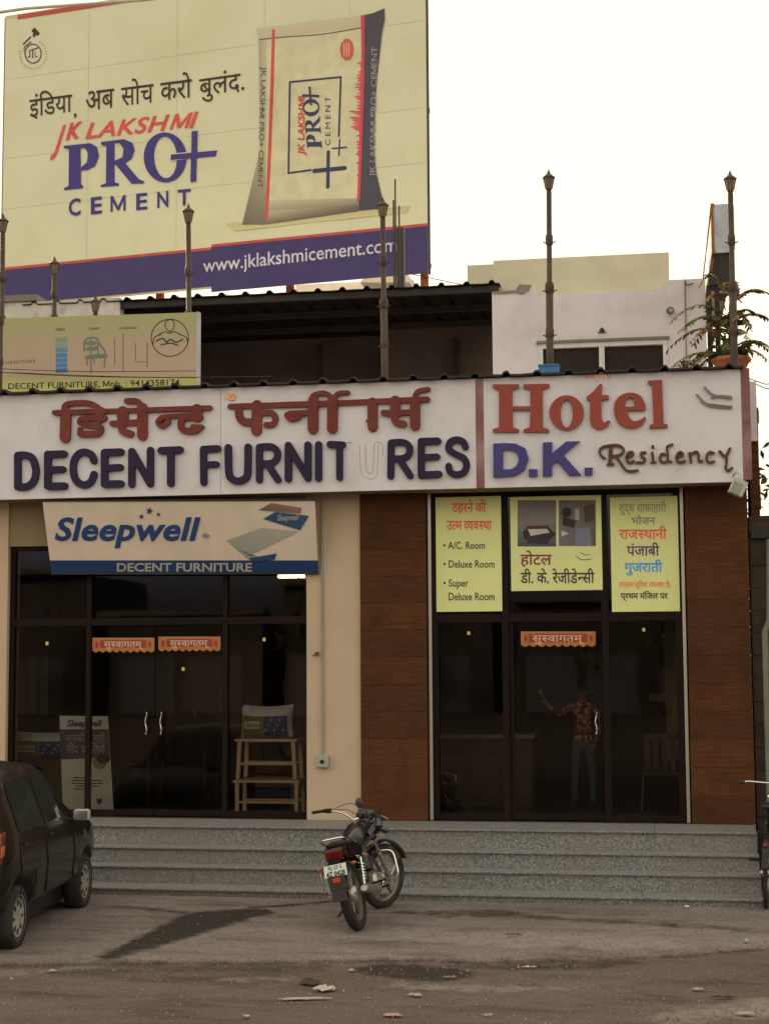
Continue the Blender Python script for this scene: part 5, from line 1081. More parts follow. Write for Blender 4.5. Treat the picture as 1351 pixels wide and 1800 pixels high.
text(BB, 'JK LAKSHMI PRO+ CEMENT', P2(945,1050), P2(958,280), P2(912,1050), mat('bag_pale_text', cL((150,145,148)), .6), bb, off=.01, h=.03)
# supports and edges
for x_ in (120, 270, 500, 738):
    p = BB.px(x_,490); q = BB.w(p[0], vb0, -.25); MB().box(q.x-.07, q.x+.07, q.y, q.y+.14, 3, BB.w(0, vtop).z-.2).build('billboard_post', M_rust, bb)
for vv in (vb0+.1, vseam, vtop-.1): MB().add([BB.w(a, vv+b, c) for c in (-.22,-.1) for a, b in ((u0,-.05),(u1,-.05),(u1,.05),(u0,.05))], [(0,1,2,3),(4,5,6,7),(0,1,5,4),(3,2,6,7),(0,3,7,4),(1,2,6,5)]).build('rail', M_rust, bb)
bquad(u1+.006, u1+.022, vb0-.1, vtop+.05, .0, 'frame_bar', M_dark, .1); bquad(u0-.03, u0-.012, vb0-.02, vtop+.05, .0, 'frame_bar', M_rust, .2)
rb = thing('reinforcing_bars', 'thin upright steel bars standing on the roof before the billboard', 'steel bars', (X(697,480,7), 7, 4.7))
for x_, yt_ in ((694,315),(691,352),(701,362)): MB().tube([(X(x_+2,500,7), 7, 4.7), (X(x_,yt_,7), 7, Z(x_,yt_,7))], .014, 5).build('steel_bar', mat('dark_steel', (.08,.06,.05), .7), rb)
MB().box(X(697,500,7)-.12, X(705,500,7)+.1, 6.9, 7.1, 4.7, 5.6).build('column_stub', M_plaster, rb)
MB().box(X(697,450,7.3), X(709,450,7.3), 7.3, 7.45, 4.7, Z(700,400,7.3)).build('column_stub', mat('dark_blue_grey_post', (.07,.055,.06), .7), rb)
P = [atY(-30,26,BY-1), atY(45,15,BY-1), atY(250,0,BY-1), atY(420,-20,BY-1)]; tag(MB().tube(P, .03, 6).build('scaffold_pipe', mat('pale_pipe', (.5,.45,.38), .6)), 'thin pale pipe along the top left edge of the billboard', 'pipe')
for (a_, b_, lab) in (((724,482),(912,512),'thin wire from the billboard foot to the roof room'), ((1311,664),(1375,674),'thin wire leaving the right corner towards the right, upper'), ((1311,668),(1375,684),'thin wire leaving the right corner towards the right, lower')):
    Yc = 5.5 if a_[0] < 1000 else .4; tag(MB().tube([atY(*a_, Yc), (atY(*a_, Yc)+atY(*b_, Yc))/2+Vector((0,0,-.04)), atY(*b_, Yc)], .006, 5).build('wire', M_black), lab, 'wire')
# ================================================================== MOTORCYCLE
class XB(MB):
    """MB whose points go through a matrix when built"""
    def __init__(s, M): super().__init__(); s.M = M
    def build(s, *a, **k): s.v = [tuple(s.M @ Vector(p)) for p in s.v]; return super().build(*a, **k)
def wheel(M, parent, R=.31, w=.045, spokes=18, cast=0, drum=.07, mt_rim=None):
    """axis along local y, centre at M origin"""
    prof = [(R-.075,-w*.55),(R-.05,-w*.95),(R-.02,-w*.9),(R-.004,-w*.5),(R,0),(R-.004,w*.5),(R-.02,w*.9),(R-.05,w*.95),(R-.075,w*.55),(R-.075,-w*.55)]
    wh = XB(M).lathe(prof, axis='y', n=36).build('wheel', M_rubber, parent)
    rr = R-.07; XB(M).lathe([(rr,-w*.6),(rr+.006,-w*.62),(rr+.006,-w*.4),(rr-.018,-w*.2),(rr-.018,w*.2),(rr+.006,w*.4),(rr+.006,w*.62),(rr,w*.6),(rr-.03,w*.1),(rr-.03,-w*.1),(rr,-w*.6)], axis='y', n=36).build('rim', mt_rim or mat('dull_rim', (.20,.17,.14), .5, metal=.5, dirt=(.12,.09,.07), dirtscale=10), wh)
    mb = XB(M).lathe([(.02,-.06),(drum,-.05),(drum,.05),(.02,.06)], axis='y', n=20); mb.build('hub', M_alu, wh)
    mb = XB(M)
    if cast:
        for k in range(cast):
            a = 2*math.pi*k/cast; mb.tube([(.04*math.cos(a),0,.04*math.sin(a)),((rr-.02)*math.cos(a+.08),0,(rr-.02)*math.sin(a+.08))], [.024,.014], 6)
    else:
        for k in range(spokes):
            a = 2*math.pi*k/spokes; s = 1 if k % 2 else -1; mb.tube([(drum*.8*math.cos(a+.3*s),s*.035,drum*.8*math.sin(a+.3*s)),((rr-.02)*math.cos(a),0,(rr-.02)*math.sin(a))], .0025, 4)
    mb.build('spokes', M_alu if not cast else mat('dull_rim', (.20,.17,.14), .5, metal=.5, dirt=(.12,.09,.07), dirtscale=10), wh); return wh
def motorcycle():
    g = atG(632,1642); f_ = atG(664,1609)
    hd = math.atan2(f_.y-g.y, f_.x-g.x) + R_(-3)
    t = thing('motorcycle', 'black motorcycle leaning on its side stand by the granite steps, front wheel turned right', 'motorcycle', (g.x, g.y, .035))
    M0 = Matrix.Translation((g.x, g.y, .035)) @ Matrix.Rotation(hd, 4, 'Z') @ Matrix.Rotation(R_(-13), 4, 'X')
    T = lambda x, y, z: M0 @ Matrix.Translation((x, y, z)); ZS = Matrix.Translation((0,0,.31)) @ Matrix.Diagonal((1,1,.83,1)) @ Matrix.Translation((0,0,-.31)); MZ = M0 @ ZS; N = lambda: XB(MZ); NU = lambda: XB(M0)
    Mbk = mat('glossy_black_paint', (.012,.010,.012), .22, coat=.6, dirt=(.05,.04,.035), dirtscale=5, dirtamt=.4); Mmr = mat('dark_maroon_paint', (.020,.005,.006), .25, coat=.6); Mbu = mat('blue_grey_decal', (.14,.16,.26), .35)
    Men = mat('engine_metal', (.16,.15,.14), .45, metal=.6, dirt=(.06,.045,.035), dirtscale=12); Mfl = mat('grey_mud_flap', (.065,.057,.052), .8); Mrd = mat('red_lens', (.13,.006,.005), .2, coat=.5); Mon = mat('dull_orange_lens', (.34,.11,.02), .2)
    wheel(T(0,0,.31), t, .31, .05, cast=6, drum=.075)
    # swing arm, shocks, chain cover
    for s in (-1, 1):
        N().tube([(0,s*.10,.31),(.42,s*.09,.36)], .018, 8).build('swing_arm', Men, t)
        sh_ = N().tube([(.02,s*.125,.36),(.10,s*.125,.66)], .014, 8).build('shock_absorber', M_chrome, t)
        N().tube([(.04+.012*math.cos(a*1.0)+.045*a/40, s*.125+.026*math.sin(a*1.0), .42+.19*a/40) for a in range(41)], .006, 5).build('spring', M_chrome, sh_)
    N().box(-.05,.42,.09,.125,.27,.40).build('chain_cover', Mbk, t, bevel=.015)
    # exhaust on the right
    N().tube(smooth([(.62,-.10,.42),(.72,-.13,.30),(.60,-.14,.25),(.35,-.15,.27)], 4), .018, 8).build('exhaust_pipe', M_chrome, t)
    N().tube([(.38,-.16,.27),(.32,-.165,.275),(-.22,-.185,.37),(-.26,-.186,.378)], [.022,.042,.046,.03], 12).build('muffler', mat('satin_muffler', (.35,.34,.33), .35, metal=.8), t)
    # frame and engine
    N().tube(smooth([(.98,0,.86),(.80,.03,.55),(.78,.06,.30),(.45,.07,.27),(.38,.06,.5),(.30,.07,.68)], 4), .017, 8).tube([(.98,0,.84),(.30,.0,.70)], .02, 8).tube([(.30,.08,.70),(-.18,.08,.74)], .014, 8).tube([(.30,-.08,.70),(-.18,-.08,.74)], .014, 8).build('frame', M_black, t)
    N().obox((.58,0,.36), (.16,0,.0), (0,.11,0), (0,0,.09)).build('engine', Men, t, bevel=.025)
    mb = N()
    for k in range(6): mb.obox((.66+.012*k,0,.47+.022*k), (.065,0,-.02), (0,.075,0), (.003,0,.006))
    mb.build('cylinder_fins', Men, t)
    N().lathe([(.075,.11),(.07,.135),(.02,.14)], (.55,0,.36), 'y', 18).lathe([(.085,-.11),(.08,-.135),(.02,-.145)], (.52,0,.35), 'y', 18).build('engine_cover', M_alu, t)
    # tank, seat, side covers, tail
    V = []; n = 12
    st = [(.98,.05,.80,.86),(.93,.11,.76,.97),(.80,.14,.72,1.02),(.66,.135,.70,1.0),(.52,.09,.69,.90),(.46,.05,.70,.84)]
    for x, w, zb_, zt_ in st:
        for k in range(n):
            a = 2*math.pi*k/n; V.append((x, w*math.cos(a)*(1 if math.sin(a) < 0 else .92), (zb_+zt_)/2+(zt_-zb_)/2*math.sin(a)))
    Fs = [(i*n+k, i*n+(k+1) % n, (i+1)*n+(k+1) % n, (i+1)*n+k) for i in range(len(st)-1) for k in range(n)]+[tuple(reversed(range(n))), tuple(range((len(st)-1)*n, len(st)*n))]
    tk = N().add(V, Fs, True).build('tank', Mbk, t); N().lathe([(.03,0),(.03,.012),(.02,.016)], (.78,0,1.018), 'z', 12).build('fuel_cap', M_chrome, tk)
    for s in (-1, 1): N().add([(.90,s*.128,.86),(.62,s*.132,.82),(.58,s*.125,.87),(.80,s*.140,.93)], [(0,1,2,3)]).build('decal', Mbu, tk)
    V = []; st = [(.56,.07,.79,.855),(.45,.11,.775,.83),(.25,.125,.775,.835),(.05,.12,.80,.875),(-.15,.10,.82,.90),(-.24,.06,.84,.895)]
    for x, w, zb_, zt_ in st:
        for k in range(10):
            a = 2*math.pi*k/10; V.append((x, w*math.cos(a), (zb_+zt_)/2+(zt_-zb_)/2*math.sin(a)))
    N().add(V, [(i*10+k, i*10+(k+1) % 10, (i+1)*10+(k+1) % 10, (i+1)*10+k) for i in range(5) for k in range(10)]+[tuple(reversed(range(10))), tuple(range(50,60))], True).build('seat', mat('black_seat_vinyl', (.018,.016,.016), .6, dirt=(.06,.05,.045), dirtscale=6, dirtamt=.5), t)
    for s in (-1, 1):
        N().add([(.44,s*.12,.76),(.20,s*.135,.77),(.16,s*.13,.56),(.36,s*.125,.52)], [(0,1,2,3)]).add([(.44,s*.10,.76),(.20,s*.115,.77),(.16,s*.11,.56),(.36,s*.105,.52)], [(0,1,2,3)]).build('side_panel', Mbk, t)
        N().add([(.18,s*.12,.80),(-.22,s*.095,.85),(-.28,s*.07,.80),(-.24,s*.09,.72),(.14,s*.125,.68)], [(0,1,2,3,4)]).build('tail_panel', Mmr, t)
    N().obox((-.24,0,.80), (.06,0,.01), (0,.085,0), (0,0,.045)).build('tail_cowl', Mmr, t, bevel=.02)
    N().obox((-.30,0,.765), (.028,0,.004), (0,.075,0), (-.01,0,.055)).build('tail_lamp', Mrd, t, bevel=.014)
    N().tube(smooth([(.06,.13,.83),(-.12,.125,.89),(-.27,.09,.93),(-.30,0,.935),(-.27,-.09,.93),(-.12,-.125,.89),(.06,-.13,.83)], 4), .011, 8).build('grab_rail', M_chrome, t)
    # rear mudguard, plate, flap
    V = []
    for k in range(13):
        a = R_(28+k*12.5); 
        for s in (-1, 1): V.append((.36*math.cos(a), s*.065, .31+.36*math.sin(a)*1.03))
    NU().add(V, [(2*i,2*i+2,2*i+3,2*i+1) for i in range(12)], True).build('rear_mudguard', Mbk, t)
    N().obox((-.335,0,.66), (.02,0,-.008), (0,.05,0), (-.01,0,.07)).build('plate_bracket', M_black, t)
    pl_c = Vector((-.37,.0,.62)); un = Vector((0,-1,0)); vn = Vector((.22,0,.975)).normalized()
    plate = N().obox(tuple(pl_c), (.003,0,-.001), (0,.10,0), tuple(vn*.062)).build('number_plate', mat('plate_white', (.62,.62,.62), .4), t)
    PLm = Pl(MZ @ pl_c, (MZ.to_3x3() @ un), (MZ.to_3x3() @ vn))
    def ptext(s, u0_, u1_, v0_, v1_, off=.0):
        V, Fs_ = font_mesh(s, off); a0 = min(p[0] for p in V); a1 = max(p[0] for p in V); H = capheight('H')
        MB().add([PLm.w(u0_+(a-a0)/(a1-a0)*(u1_-u0_), v0_+b/H*(v1_-v0_), .0045) for a, b in V], Fs_).build('lettering', mat('plate_print', (.02,.02,.03), .5), plate)
    ptext('RJ 27 S', -.06, .06, .012, .042, .012); ptext('4Z 0428', -.085, .085, -.045, -.006, .035)
    N().obox((-.395,0,.50), (.004,0,.0), (0,.075,0), (-.012,0,.07)).obox((-.41,0,.37), (.004,0,.0), (0,.065,0), (-.008,0,.06)).build('mud_flap', Mfl, t)
    N().obox((-.405,0,.525), (.006,0,0), (0,.033,0), (0,0,.024)).build('reflector', mat('red_reflector', (.6,.06,.03), .3), t, bevel=.004)
    for s in (-1, 1):
        N().tube([(-.30,s*.06,.69),(-.30,s*.13,.66)], .008, 6).build('indicator_stalk', M_black, t); N().ball((-.30,s*.155,.655), .024, 10, (.8,1.1,.8)).build('indicator', Mon, t)
        N().tube([(.50,s*.10,.26),(.50,s*.24,.27)], .012, 8).build('footpeg', M_rubber, t)
    N().tube([(.36,-.12,.34),(.30,-.26,.36)], .012, 8).tube([(.36,.12,.34),(.30,.26,.36)], .012, 8).build('rear_footpeg', M_rubber, t)
    N().tube(smooth([(.82,-.06,.62),(.82,-.24,.60),(.80,-.27,.45),(.78,-.25,.30),(.76,-.07,.26)], 4), .012, 8).build('leg_guard', M_chrome, t); N().tube(smooth([(.82,.06,.62),(.82,.24,.60),(.80,.27,.45),(.78,.25,.30),(.76,.07,.26)], 4), .012, 8).build('leg_guard', M_chrome, t)
    # saree guard on the left, side stand
    N().tube([(.08,.16,.62),(-.22,.17,.60),(-.24,.17,.36),(.05,.16,.32),(.08,.16,.62)], .007, 6).tube([(-.02,.165,.62),(-.05,.165,.33)], .005, 5).tube([(-.12,.165,.61),(-.14,.165,.34)], .005, 5).build('side_guard', M_chrome, t)
    gz = (M0.inverted() @ (Vector((g.x, g.y, .035)) + (M0.to_3x3() @ Vector((.42,.30,0)))*1)); p_end = M0.inverted() @ Vector(((M0 @ Vector((.40,.28,0))).x, (M0 @ Vector((.40,.28,0))).y, .045))
    N().tube([(.46,.09,.27), tuple(p_end)], [.014,.011], 7).obox(tuple(p_end), (.03,0,0), (0,.02,0), (0,0,.006)).build('side_stand', M_black, t)
    # ---- steered front
    piv = Vector((.98,0,.90)); axd = Vector((-.42,0,.91)).normalized(); S = Matrix.Translation(piv) @ Matrix.Rotation(R_(-30), 4, axd) @ Matrix.Translation(-piv); M1 = M0 @ S; Q = lambda: XB(M1 @ ZS); QU = lambda: XB(M1)
    wheel(M1 @ Matrix.Translation((1.28,0,.30)), t, .305, .04, cast=6, drum=.07)
    for s in (-1, 1):
        lg = Q().tube([(1.27,s*.085,.31),(1.13,s*.085,.60)], .023, 10).build('fork_leg', M_alu, t); Q().tube([(1.13,s*.085,.60),(1.0,s*.085,.90)], .015, 10).build('fork_tube', M_chrome, lg)
    Q().obox((1.045,0,.78), (.03,0,.01), (0,.11,0), (.0,0,.014)).obox((.985,0,.915), (.03,0,.01), (0,.11,0), (.0,0,.012)).build('fork_clamp', M_black, t)
    V = []
    for k in range(12):
        a = R_(20+k*12)
        for s, dr in ((-1,0),(-.6,.012),(.6,.012),(1,0)): V.append((1.28+(.335+dr)*math.cos(a), s*.055, .30+(.335+dr)*math.sin(a)))
    QU().add(V, [(4*i+j,4*i+4+j,4*i+5+j,4*i+1+j) for i in range(11) for j in range(3)], True).build('front_mudguard', Mmr, t)
    Q().tube([(1.28,.09,.64),(1.42,.09,.52),(1.30,.09,.32)], .006, 6).tube([(1.28,-.09,.64),(1.42,-.09,.52),(1.30,-.09,.32)], .006, 6).build('mudguard_stay', M_chrome, t)
    # headlamp cowl, clocks, handlebar
    Q().lathe([(.05,-.09),(.09,-.06),(.115,0),(.105,.05),(.085,.065)], (1.12,0,.90), 'x', 18).build('headlamp_cowl', Mbk, t)
    Q().lathe([(.085,0),(.06,.02),(.0,.028)], (1.187,0,.90), 'x', 18).build('headlamp_lens', mat('lamp_glass', (.5,.5,.5), .1), t)
    Q().add([(1.02,-.14,.92),(1.15,-.13,.88),(1.16,-.09,1.04),(1.06,-.10,1.10),(1.02,.14,.92),(1.15,.13,.88),(1.16,.09,1.04),(1.06,.10,1.10)], [(0,1,2,3),(4,7,6,5),(3,2,6,7),(1,5,6,2),(0,3,7,4)]).build('front_cowl', Mbk, t, bevel=.015)
    Q().add([(1.035,-.1435,.93),(1.12,-.136,.91),(1.13,-.108,1.01),(1.07,-.117,1.05)], [(0,1,2,3)]).build('decal', Mbu, t)
    for s in (-1, 1): Q().lathe([(.042,0),(.045,.035),(.038,.05)], (1.045,s*.052,1.0), 'z', 14).build('gauge', M_black, t)
    Q().tube(smooth([(.80,.40,1.07),(.84,.30,1.09),(.94,.17,1.05),(.985,.07,.97),(.985,-.07,.97),(.94,-.17,1.05),(.84,-.30,1.09),(.80,-.40,1.07)], 5), .0125, 8).build('handlebar', M_chrome, t)
    for s in (-1, 1):
        Q().tube([(.83,s*.315,1.088),(.785,s*.43,1.065)], .019, 10).build('grip', M_rubber, t); Q().obox((.845,s*.285,1.088), (.028,0,0), (0,.03,0), (0,0,.024)).build('switch_box', M_black, t, bevel=.006)
        Q().tube([(.87,s*.28,1.08),(.885,s*.34,1.07),(.85,s*.43,1.05)], .006, 6).build('lever', M_alu, t)
        Q().tube([(1.10,s*.09,.86),(1.10,s*.16,.86)], .008, 6).build('indicator_stalk', M_black, t); Q().ball((1.10,s*.19,.86), .034, 10, (.8,1.1,.8)).build('indicator', Mmr if s < 0 else Mon, t)
    Q().tube(smooth([(.90,-.14,1.07),(.94,-.10,1.11),(.95,-.04,1.14)], 3), .006, 6).build('mirror_stalk', M_black, t); Q().ball((.95,-.01,1.185), .055, 12, (.4,.8,1.1)).build('mirror', mat('dark_mirror_shell', (.05,.05,.05), .35), t)
    Q().tube(smooth([(.86,.26,1.09),(1.02,.2,1.08),(1.10,.1,.98)], 4), .004, 5).tube(smooth([(.86,-.26,1.09),(1.04,-.2,1.12),(1.10,-.06,.95)], 4), .004, 5).tube(smooth([(.86,.25,1.1),(1.0,.12,1.16),(1.08,.0,1.0)], 4), .004, 5).build('control_cable', M_black, t)
motorcycle()
# ================================================================== CAR
def car():
    pr_ = atG(33,1672); pf_ = atG(150,1600); hd = math.atan2(pf_.y-pr_.y, pf_.x-pr_.x)
    fw = Vector((math.cos(hd), math.sin(hd), 0)); lf = Vector((-fw.y, fw.x, 0)); W = .74; o = Vector((pr_.x, pr_.y, 0))+lf*W; WB = (pf_-pr_).length; k = WB/2.25
    t = thing('hatchback_car', 'dark dusty hatchback parked nose towards the steps at the left edge', 'car', tuple(o))
    M0 = Matrix.Translation(o+Vector((0,0,.012))) @ Matrix.Rotation(hd, 4, 'Z'); N = lambda: XB(M0)
    Mcar = mat('dark_car_paint', (.009,.006,.005), .34, coat=.3, spec=.3, var=.1, dirt=(.028,.022,.018), dirtscale=3.2, dirtamt=.5); Mcg = mat('car_glass', (.02,.024,.02), .08)
    ST = [(-.50,.38,.56,.72,.78,.52),(-.47,.32,.66,.86,.94,.60),(-.36,.28,.71,.90,1.12,.60),(-.20,.26,.73,.91,1.40,.55),(.05,.25,.745,.92,1.46,.56),(.5,.25,.75,.92,1.485,.565),(.95,.25,.75,.92,1.485,.565),(1.35,.25,.75,.91,1.43,.555),(1.60,.25,.75,.90,1.27,.57),(1.90,.26,.745,.89,1.05,.60),(2.12,.27,.74,.87,.955,.60),(2.45,.30,.72,.83,.90,.56),(2.72,.34,.69,.76,.82,.52),(2.85,.38,.64,.66,.72,.46),(2.90,.42,.56,.56,.60,.42)]
    ST = [(x*k if x > 0 else x, *r) for x, *r in ST]
    def interp(x):
        for a, b in zip(ST, ST[1:]):
            if x <= b[0]: q = (x-a[0])/(b[0]-a[0]); return [p+(r-p)*q for p, r in zip(a, b)]
        return list(ST[-1])
    def sec(s):
        x, zb_, hw, be, ro, rw = s; return [(0,zb_),(hw*.82,zb_),(hw,zb_+.12),(hw+.018,(zb_+be)/2+.04),(hw-.005,be),(rw+(hw-rw)*.25,be+(ro-be)*.62),(rw,be+(ro-be)*.86),(rw*.82,ro-.012),(rw*.4,ro+.012),(0,ro+.018)]
    V = []
    for s in ST:
        h = sec(s); V += [(s[0], y, z) for y, z in h]+[(s[0], -y, z) for y, z in reversed(h[1:-1])]
    n = 18; Fs = [(i*n+j, i*n+(j+1) % n, (i+1)*n+(j+1) % n, (i+1)*n+j) for i in range(len(ST)-1) for j in range(n)]+[tuple(reversed(range(n))), tuple(range((len(ST)-1)*n, len(ST)*n))]
    me = MB().add(V, Fs, True).mesh('body'); ob_ = link(bpy.data.objects.new('tmp', me)); cut = []
    bm = bmesh.new(); bm.from_mesh(me); bmesh.ops.recalc_face_normals(bm, faces=bm.faces); bm.to_mesh(me); bm.free()
    for xx in (0, WB):
        for s in (-1, 1):
            c = link(bpy.data.objects.new('cut', MB().lathe([(.0,-.14),(.325,-.14),(.325,.14),(.0,.14)], (xx, s*.70, .29), 'y', 32).mesh('c'))); bm = bmesh.new(); bm.from_mesh(c.data); bmesh.ops.remove_doubles(bm, verts=bm.verts, dist=1e-5); bmesh.ops.recalc_face_normals(bm, faces=bm.faces); bm.to_mesh(c.data); bm.free()
            cut.append(c); md = ob_.modifiers.new('b', 'BOOLEAN'); md.operation = 'DIFFERENCE'; md.object = c; md.solver = 'EXACT'
    dg = bpy.context.evaluated_depsgraph_get(); m2 = bpy.data.meshes.new_from_object(ob_.evaluated_get(dg))
    for c in cut+[ob_]: bpy.data.objects.remove(c)
    m2.transform(M0); m2.materials.clear(); body = put('body', m2, Mcar, t)
    for s in (-1, 1):
        for xx in (0, WB):
            MM = M0 @ Matrix.Translation((xx, s*(W-.075), .262)); R = .262
            wh = XB(MM).lathe([(.16,-.07),(.2,-.082),(R-.02,-.08),(R,-.06),(R,.06),(R-.02,.08),(.2,.082),(.16,.07),(.16,-.07)], axis='y', n=32).build('wheel', M_rubber, t)
            XB(MM).lathe([(.02,s*.062),(.07,s*.072),(.12,s*.058),(.165,s*.07),(.185,s*.078),(.185,s*.02)], axis='y', n=28).build('wheel_cover', mat('dusty_wheel_cover', (.33,.31,.28), .5, metal=.2, dirt=(.16,.13,.1), dirtscale=9), wh)
            mb = XB(MM)
            for q in range(8):
                a = 2*math.pi*q/8; mb.obox((.115*math.cos(a), s*.0665, .115*math.sin(a)), (.022*math.cos(a),0,.022*math.sin(a)), (0,.003,0), (-.012*math.sin(a),0,.012*math.cos(a)))
            mb.build('cover_slot', M_black, wh)
    def side(x, q, s, off=.004):
        p = interp(x); h = sec(p); a, b = h[4], h[6]; m_ = h[5]
        if q < .7: y = a[0]+(m_[0]-a[0])*q/.7; z = a[1]+(m_[1]-a[1])*q/.7
        else: y = m_[0]+(b[0]-m_[0])*(q-.7)/.3; z = m_[1]+(b[1]-m_[1])*(q-.7)/.3
        return (x, s*(y+off), z)
    def win(x0, x1, s, name, q0=.06, q1=.94, front=0, rear=0, mt=None, parent=None):
        V = []; nn = 6
        for j in range(5):
            for i in range(nn+1):
                a, b = i/nn, j/4; xx = x0+rear*b+(x1-front*b-x0-rear*b)*a; V.append(side(xx, q0+(q1-q0)*b, s))
        return N().add(V, [(j*(nn+1)+i, j*(nn+1)+i+1, (j+1)*(nn+1)+i+1, (j+1)*(nn+1)+i) for j in range(4) for i in range(nn)], True).build(name, mt or Mcg, parent or body)
    for s in (-1, 1):
        win(.02*k, .74*k, s, 'rear_side_window', rear=.04); win(.80*k, 1.66*k, s, 'front_side_window', front=.42*k)
        for x0, x1 in ((.0,.77),(.79,1.72)):
            x0 *= k; x1 *= k
            for xx in (x0, x1):
                p = [sec(interp(xx))[j] for j in (2,3,4)]
                N().tube([(xx, s*(y+.003), z) for y, z in p], .004, 4).build('door_seam', M_black, body)
            h = sec(interp(x0+.12)); N().obox((x0+.12, s*(h[4][0]+.012), h[4][1]-.07), (.055,0,0), (0,.012,0), (0,0,.013)).build('door_handle', Mcar, body, bevel=.005)
        N().add([(.32, s*.758, .50),(WB-.36, s*.758, .50),(WB-.36, s*.762, .56),(.32, s*.762, .56)], [(0,1,2,3)]).build('side_moulding', M_black, body)
        m3 = N().obox((1.60*k, s*.86, .955), (.045,0,0), (0,.075,0), (0,0,.05)).build('wing_mirror', mat('silver_mirror_cap', (.42,.38,.38), .35), t, bevel=.025); N().tube([(1.60*k, s*.74, .90),(1.60*k, s*.80, .93)], .015, 6).build('mirror_arm', M_black, m3); N().obox((1.553*k, s*.86, .955), (.001,0,0), (0,.062,0), (0,0,.038)).build('mirror_glass', M_chrome, m3)
        N().obox((-.38, s*.695, .86), (.10,s*-.012,.0), (0,.018,0), (.02,0,.13)).build('tail_lamp', mat('car_tail_red', (.22,.015,.008), .2, coat=.5), t, bevel=.015); N().obox((-.38, s*.703, .84), (.085,s*-.012,.0), (0,.018,0), (.005,0,.045)).build('indicator', mat('orange_lens', (.55,.17,.02), .2), t, bevel=.01)
        N().obox((2.74*k, s*.58, .66), (.07,0,0), (0,.10,0), (-.03,0,.06)).build('headlamp', mat('lamp_glass', (.5,.5,.5), .1), t, bevel=.02)
    N().add([(1.44*k,-.50,1.405),(1.44*k,.50,1.405),(2.08*k,.58,.985),(2.08*k,-.58,.985)], [(0,1,2,3)]).build('windscreen', Mcg, body); N().add([(-.235,-.47,1.36),(-.235,.47,1.36),(-.405,.55,1.06),(-.405,-.55,1.06)], [(0,1,2,3)]).build('rear_window', Mcg, body)
    N().obox((-.50,0,.44), (.05,0,0), (0,.64,0), (0,0,.09)).build('rear_bumper', mat('grey_bumper', (.06,.055,.05), .7), t, bevel=.03); N().obox((2.86*k,0,.42), (.06,0,0), (0,.60,0), (0,0,.10)).build('front_bumper', mat('grey_bumper', (.06,.055,.05), .7), t, bevel=.03)
    N().box(-.38, 2.72*k, -.58, .58, .13, .27).build('underbody_shade_box', M_black, t)  # black box added to deepen the shade beneath the car
    # pale patch on the front window, a reflection put in as colour
    win(1.18*k, 1.36*k, -1, 'window_reflection', .10, .32, mt=mat('painted_reflection', (.24,.27,.24), .5))
    return t
car()
